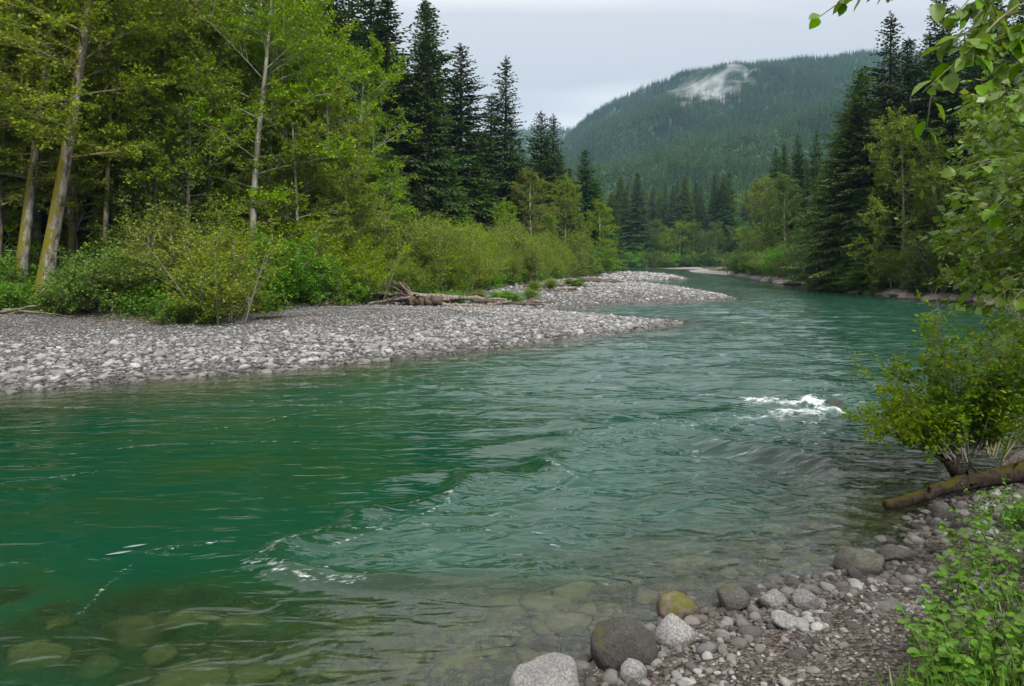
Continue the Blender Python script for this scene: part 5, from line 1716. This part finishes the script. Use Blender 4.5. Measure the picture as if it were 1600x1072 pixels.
def cover_proto(seed, n_, ht, size, grass=False):
    r = np.random.default_rng(seed)
    g = Geo()
    az = r.uniform(0, 6.28, n_)
    c = np.stack([r.normal(0, 0.05, n_), r.normal(0, 0.05, n_), r.uniform(0.0 if grass else 0.2, 0.15 if grass else 1, n_) * ht], 1)
    d = np.stack([np.cos(az), np.sin(az), r.uniform(1.2, 3, n_) if grass else r.uniform(-0.2, 0.5, n_)], 1)
    nn = norm(np.stack([np.cos(az + 1.57), np.sin(az + 1.57), np.zeros(n_)], 1) if grass else np.array([0, 0, 1]) + r.normal(0, 0.35, (n_, 3)))
    l = size * r.uniform(0.6, 1.2, n_)
    V, F = kites(c, d, nn if not grass else np.cross(norm(d), nn), l, l * (0.05 if grass else 0.7))
    g.add(V, F, np.repeat(np.clip(r.normal(0.45, 0.25, n_), 0, 1), 4))
    return g.mesh("ground_cover", M_PLANT, False)


CV = [cover_proto(1, 14, 0.10, 0.045), cover_proto(2, 18, 0.14, 0.055), cover_proto(3, 16, 0.1, 0.16, True), cover_proto(4, 12, 0.06, 0.035)]
gn_scatter("ground_cover", CV, np.stack([cx, cy, cz], 1), np.stack([0 * cx, 0 * cx, rng.uniform(0, 6.28, len(cx))], 1), np.repeat(rng.uniform(0.6, 1.4, len(cx))[:, None], 3, 1), rng.choice([0, 1, 2, 2, 2, 3], len(cx)), None,
           "low green leaves and grass covering the near bank")

# rock ledges along the right shore
for k in range(26):
    y = 46.5 + 2.35 * k + random.uniform(-0.5, 0.5)
    xe = np.interp(y, [42, 47.5, 52, 58.7, 66.6, 84.5, 105, 138], [29.3, 31, 30.6, 30.2, 31, 32.6, 36, 41])
    o = obj("shore_rock", rock_mesh("shore_rock", 700 + k, 3, (random.uniform(0.9, 1.8), random.uniform(1.0, 1.9), random.uniform(0.28, 0.5)), M_LEDGE, 0.3, 6, 0.12), None, (xe + random.uniform(0.1, 0.9), y, random.uniform(0.05, 0.3)),
            (random.gauss(0, .12), random.gauss(0, .12), random.uniform(0, 6.28)))
    tag(o, "flat brown grey rock ledge at the waterline of the right shore", "rock", "rock ledges along the right shore")

# two pale leaf shaped flecks on the smooth water
for k, (px, py, ln, lab) in enumerate([(186, 867, 0.26, "larger of two pale leaf shaped flecks on the smooth green water"), (211, 856, 0.24, "smaller leaf shaped foam fleck just upstream of the larger one")]):
    x, y = onwater(px, py)
    t = np.linspace(0, 1, 13)
    w = 0.10 * np.sin(np.pi * t) ** 1.2 * (1 + 0.1 * np.sin(t * 17 + k))
    V, F = [], []
    for i in range(13):
        V += [(t[i] - 0.5, w[i], 0.0), (t[i] - 0.5, 0, 0.02 * math.sin(math.pi * t[i])), (t[i] - 0.5, -w[i], 0.0)]
    for i in range(12):
        a, b = i * 3, i * 3 + 3
        F += [(a + 1, a, b, b + 1), (a + 2, a + 1, b + 1, b + 2)]
    m, nt = new_mat("foam fleck")
    n = N(nt)
    n.out(n("BsdfPrincipled", {"Base Color": n.mix(n.noise(n("TexCoord").outputs["Object"], 9.0, 4.0), (0.08, 0.13, 0.11), (0.20, 0.27, 0.25)), "Roughness": 0.35}))
    tag(obj("pale_fleck", make_mesh("pale_fleck", np.array(V), [np.array(F)], m), None, (x, y, 0.022), (0, 0, 0.45), ln), lab, "foam", "pale flecks")

# ------------------------------------------------------------------ haze and mist
def box(name, lo, hi, mat_):
    lo, hi = np.array(lo, float), np.array(hi, float)
    V = np.array([[(lo, hi)[(i >> k) & 1][k] for k in range(3)] for i in range(8)])
    F = np.array([[0, 2, 3, 1], [4, 5, 7, 6], [0, 1, 5, 4], [2, 6, 7, 3], [0, 4, 6, 2], [1, 3, 7, 5]])
    return obj(name, make_mesh(name, V, [F], mat_, False))


m, nt = new_mat("valley haze")
n = N(nt)
pv = n("VolumePrincipled", {"Color": (0.46, 0.72, 1.0), "Density": 0.00010, "Anisotropy": 0.0, "Density Attribute": ""})
n.out(None, pv.outputs[0])
tag(box("haze", (gx.min() - 40, gy.min() - 40, -11), (gx.max() + 40, gy.max() + 40, 600), m), "thin bluish valley haze", kind="stuff")

m, nt = new_mat("mist")
n = N(nt)
co = n("TexCoord").outputs["Object"]
ln = n("VectorMath", {0: co}, operation='LENGTH').outputs["Value"]
nz = n.noise(n("Mapping", {"Vector": co, "Rotation": (0, 0.5, 0), "Scale": (1.0, 1.0, 1.5)}).outputs[0], 1.5, 7.0, 0.66, 0.9)
den = n.math('SUBTRACT', n.math('ADD', n.math('MULTIPLY', nz, 3.4), -1.05), ln)
den = n.math('MULTIPLY', n.math('POWER', n.math('MAXIMUM', den, 0.0), 1.5), 0.12)
pv = n("VolumePrincipled", {"Color": (0.95, 0.97, 1.0), "Density": den, "Density Attribute": ""})
n.out(None, pv.outputs[0])
M_MIST = m
V, F = ico(3)
for k, (px, py, D, sx, sy, sz, rot, lab) in enumerate([(1096, 160, 1240, 100, 55, 62, -0.40, "white wisp of mist hanging on the mountain side"), (1146, 138, 1370, 66, 40, 30, -0.40, "upper wisp of mist near the ridge of the mountain"), (916, 200, 1800, 50, 60, 40, -0.5, "faint mist in the notch before the far ridge")]):
    o = obj("mist", make_mesh("mist", V, [F], M_MIST, True), None, at(px, py, D), (0, rot, 0), (sx, sy, sz))
    tag(o, lab, None, None, "stuff")
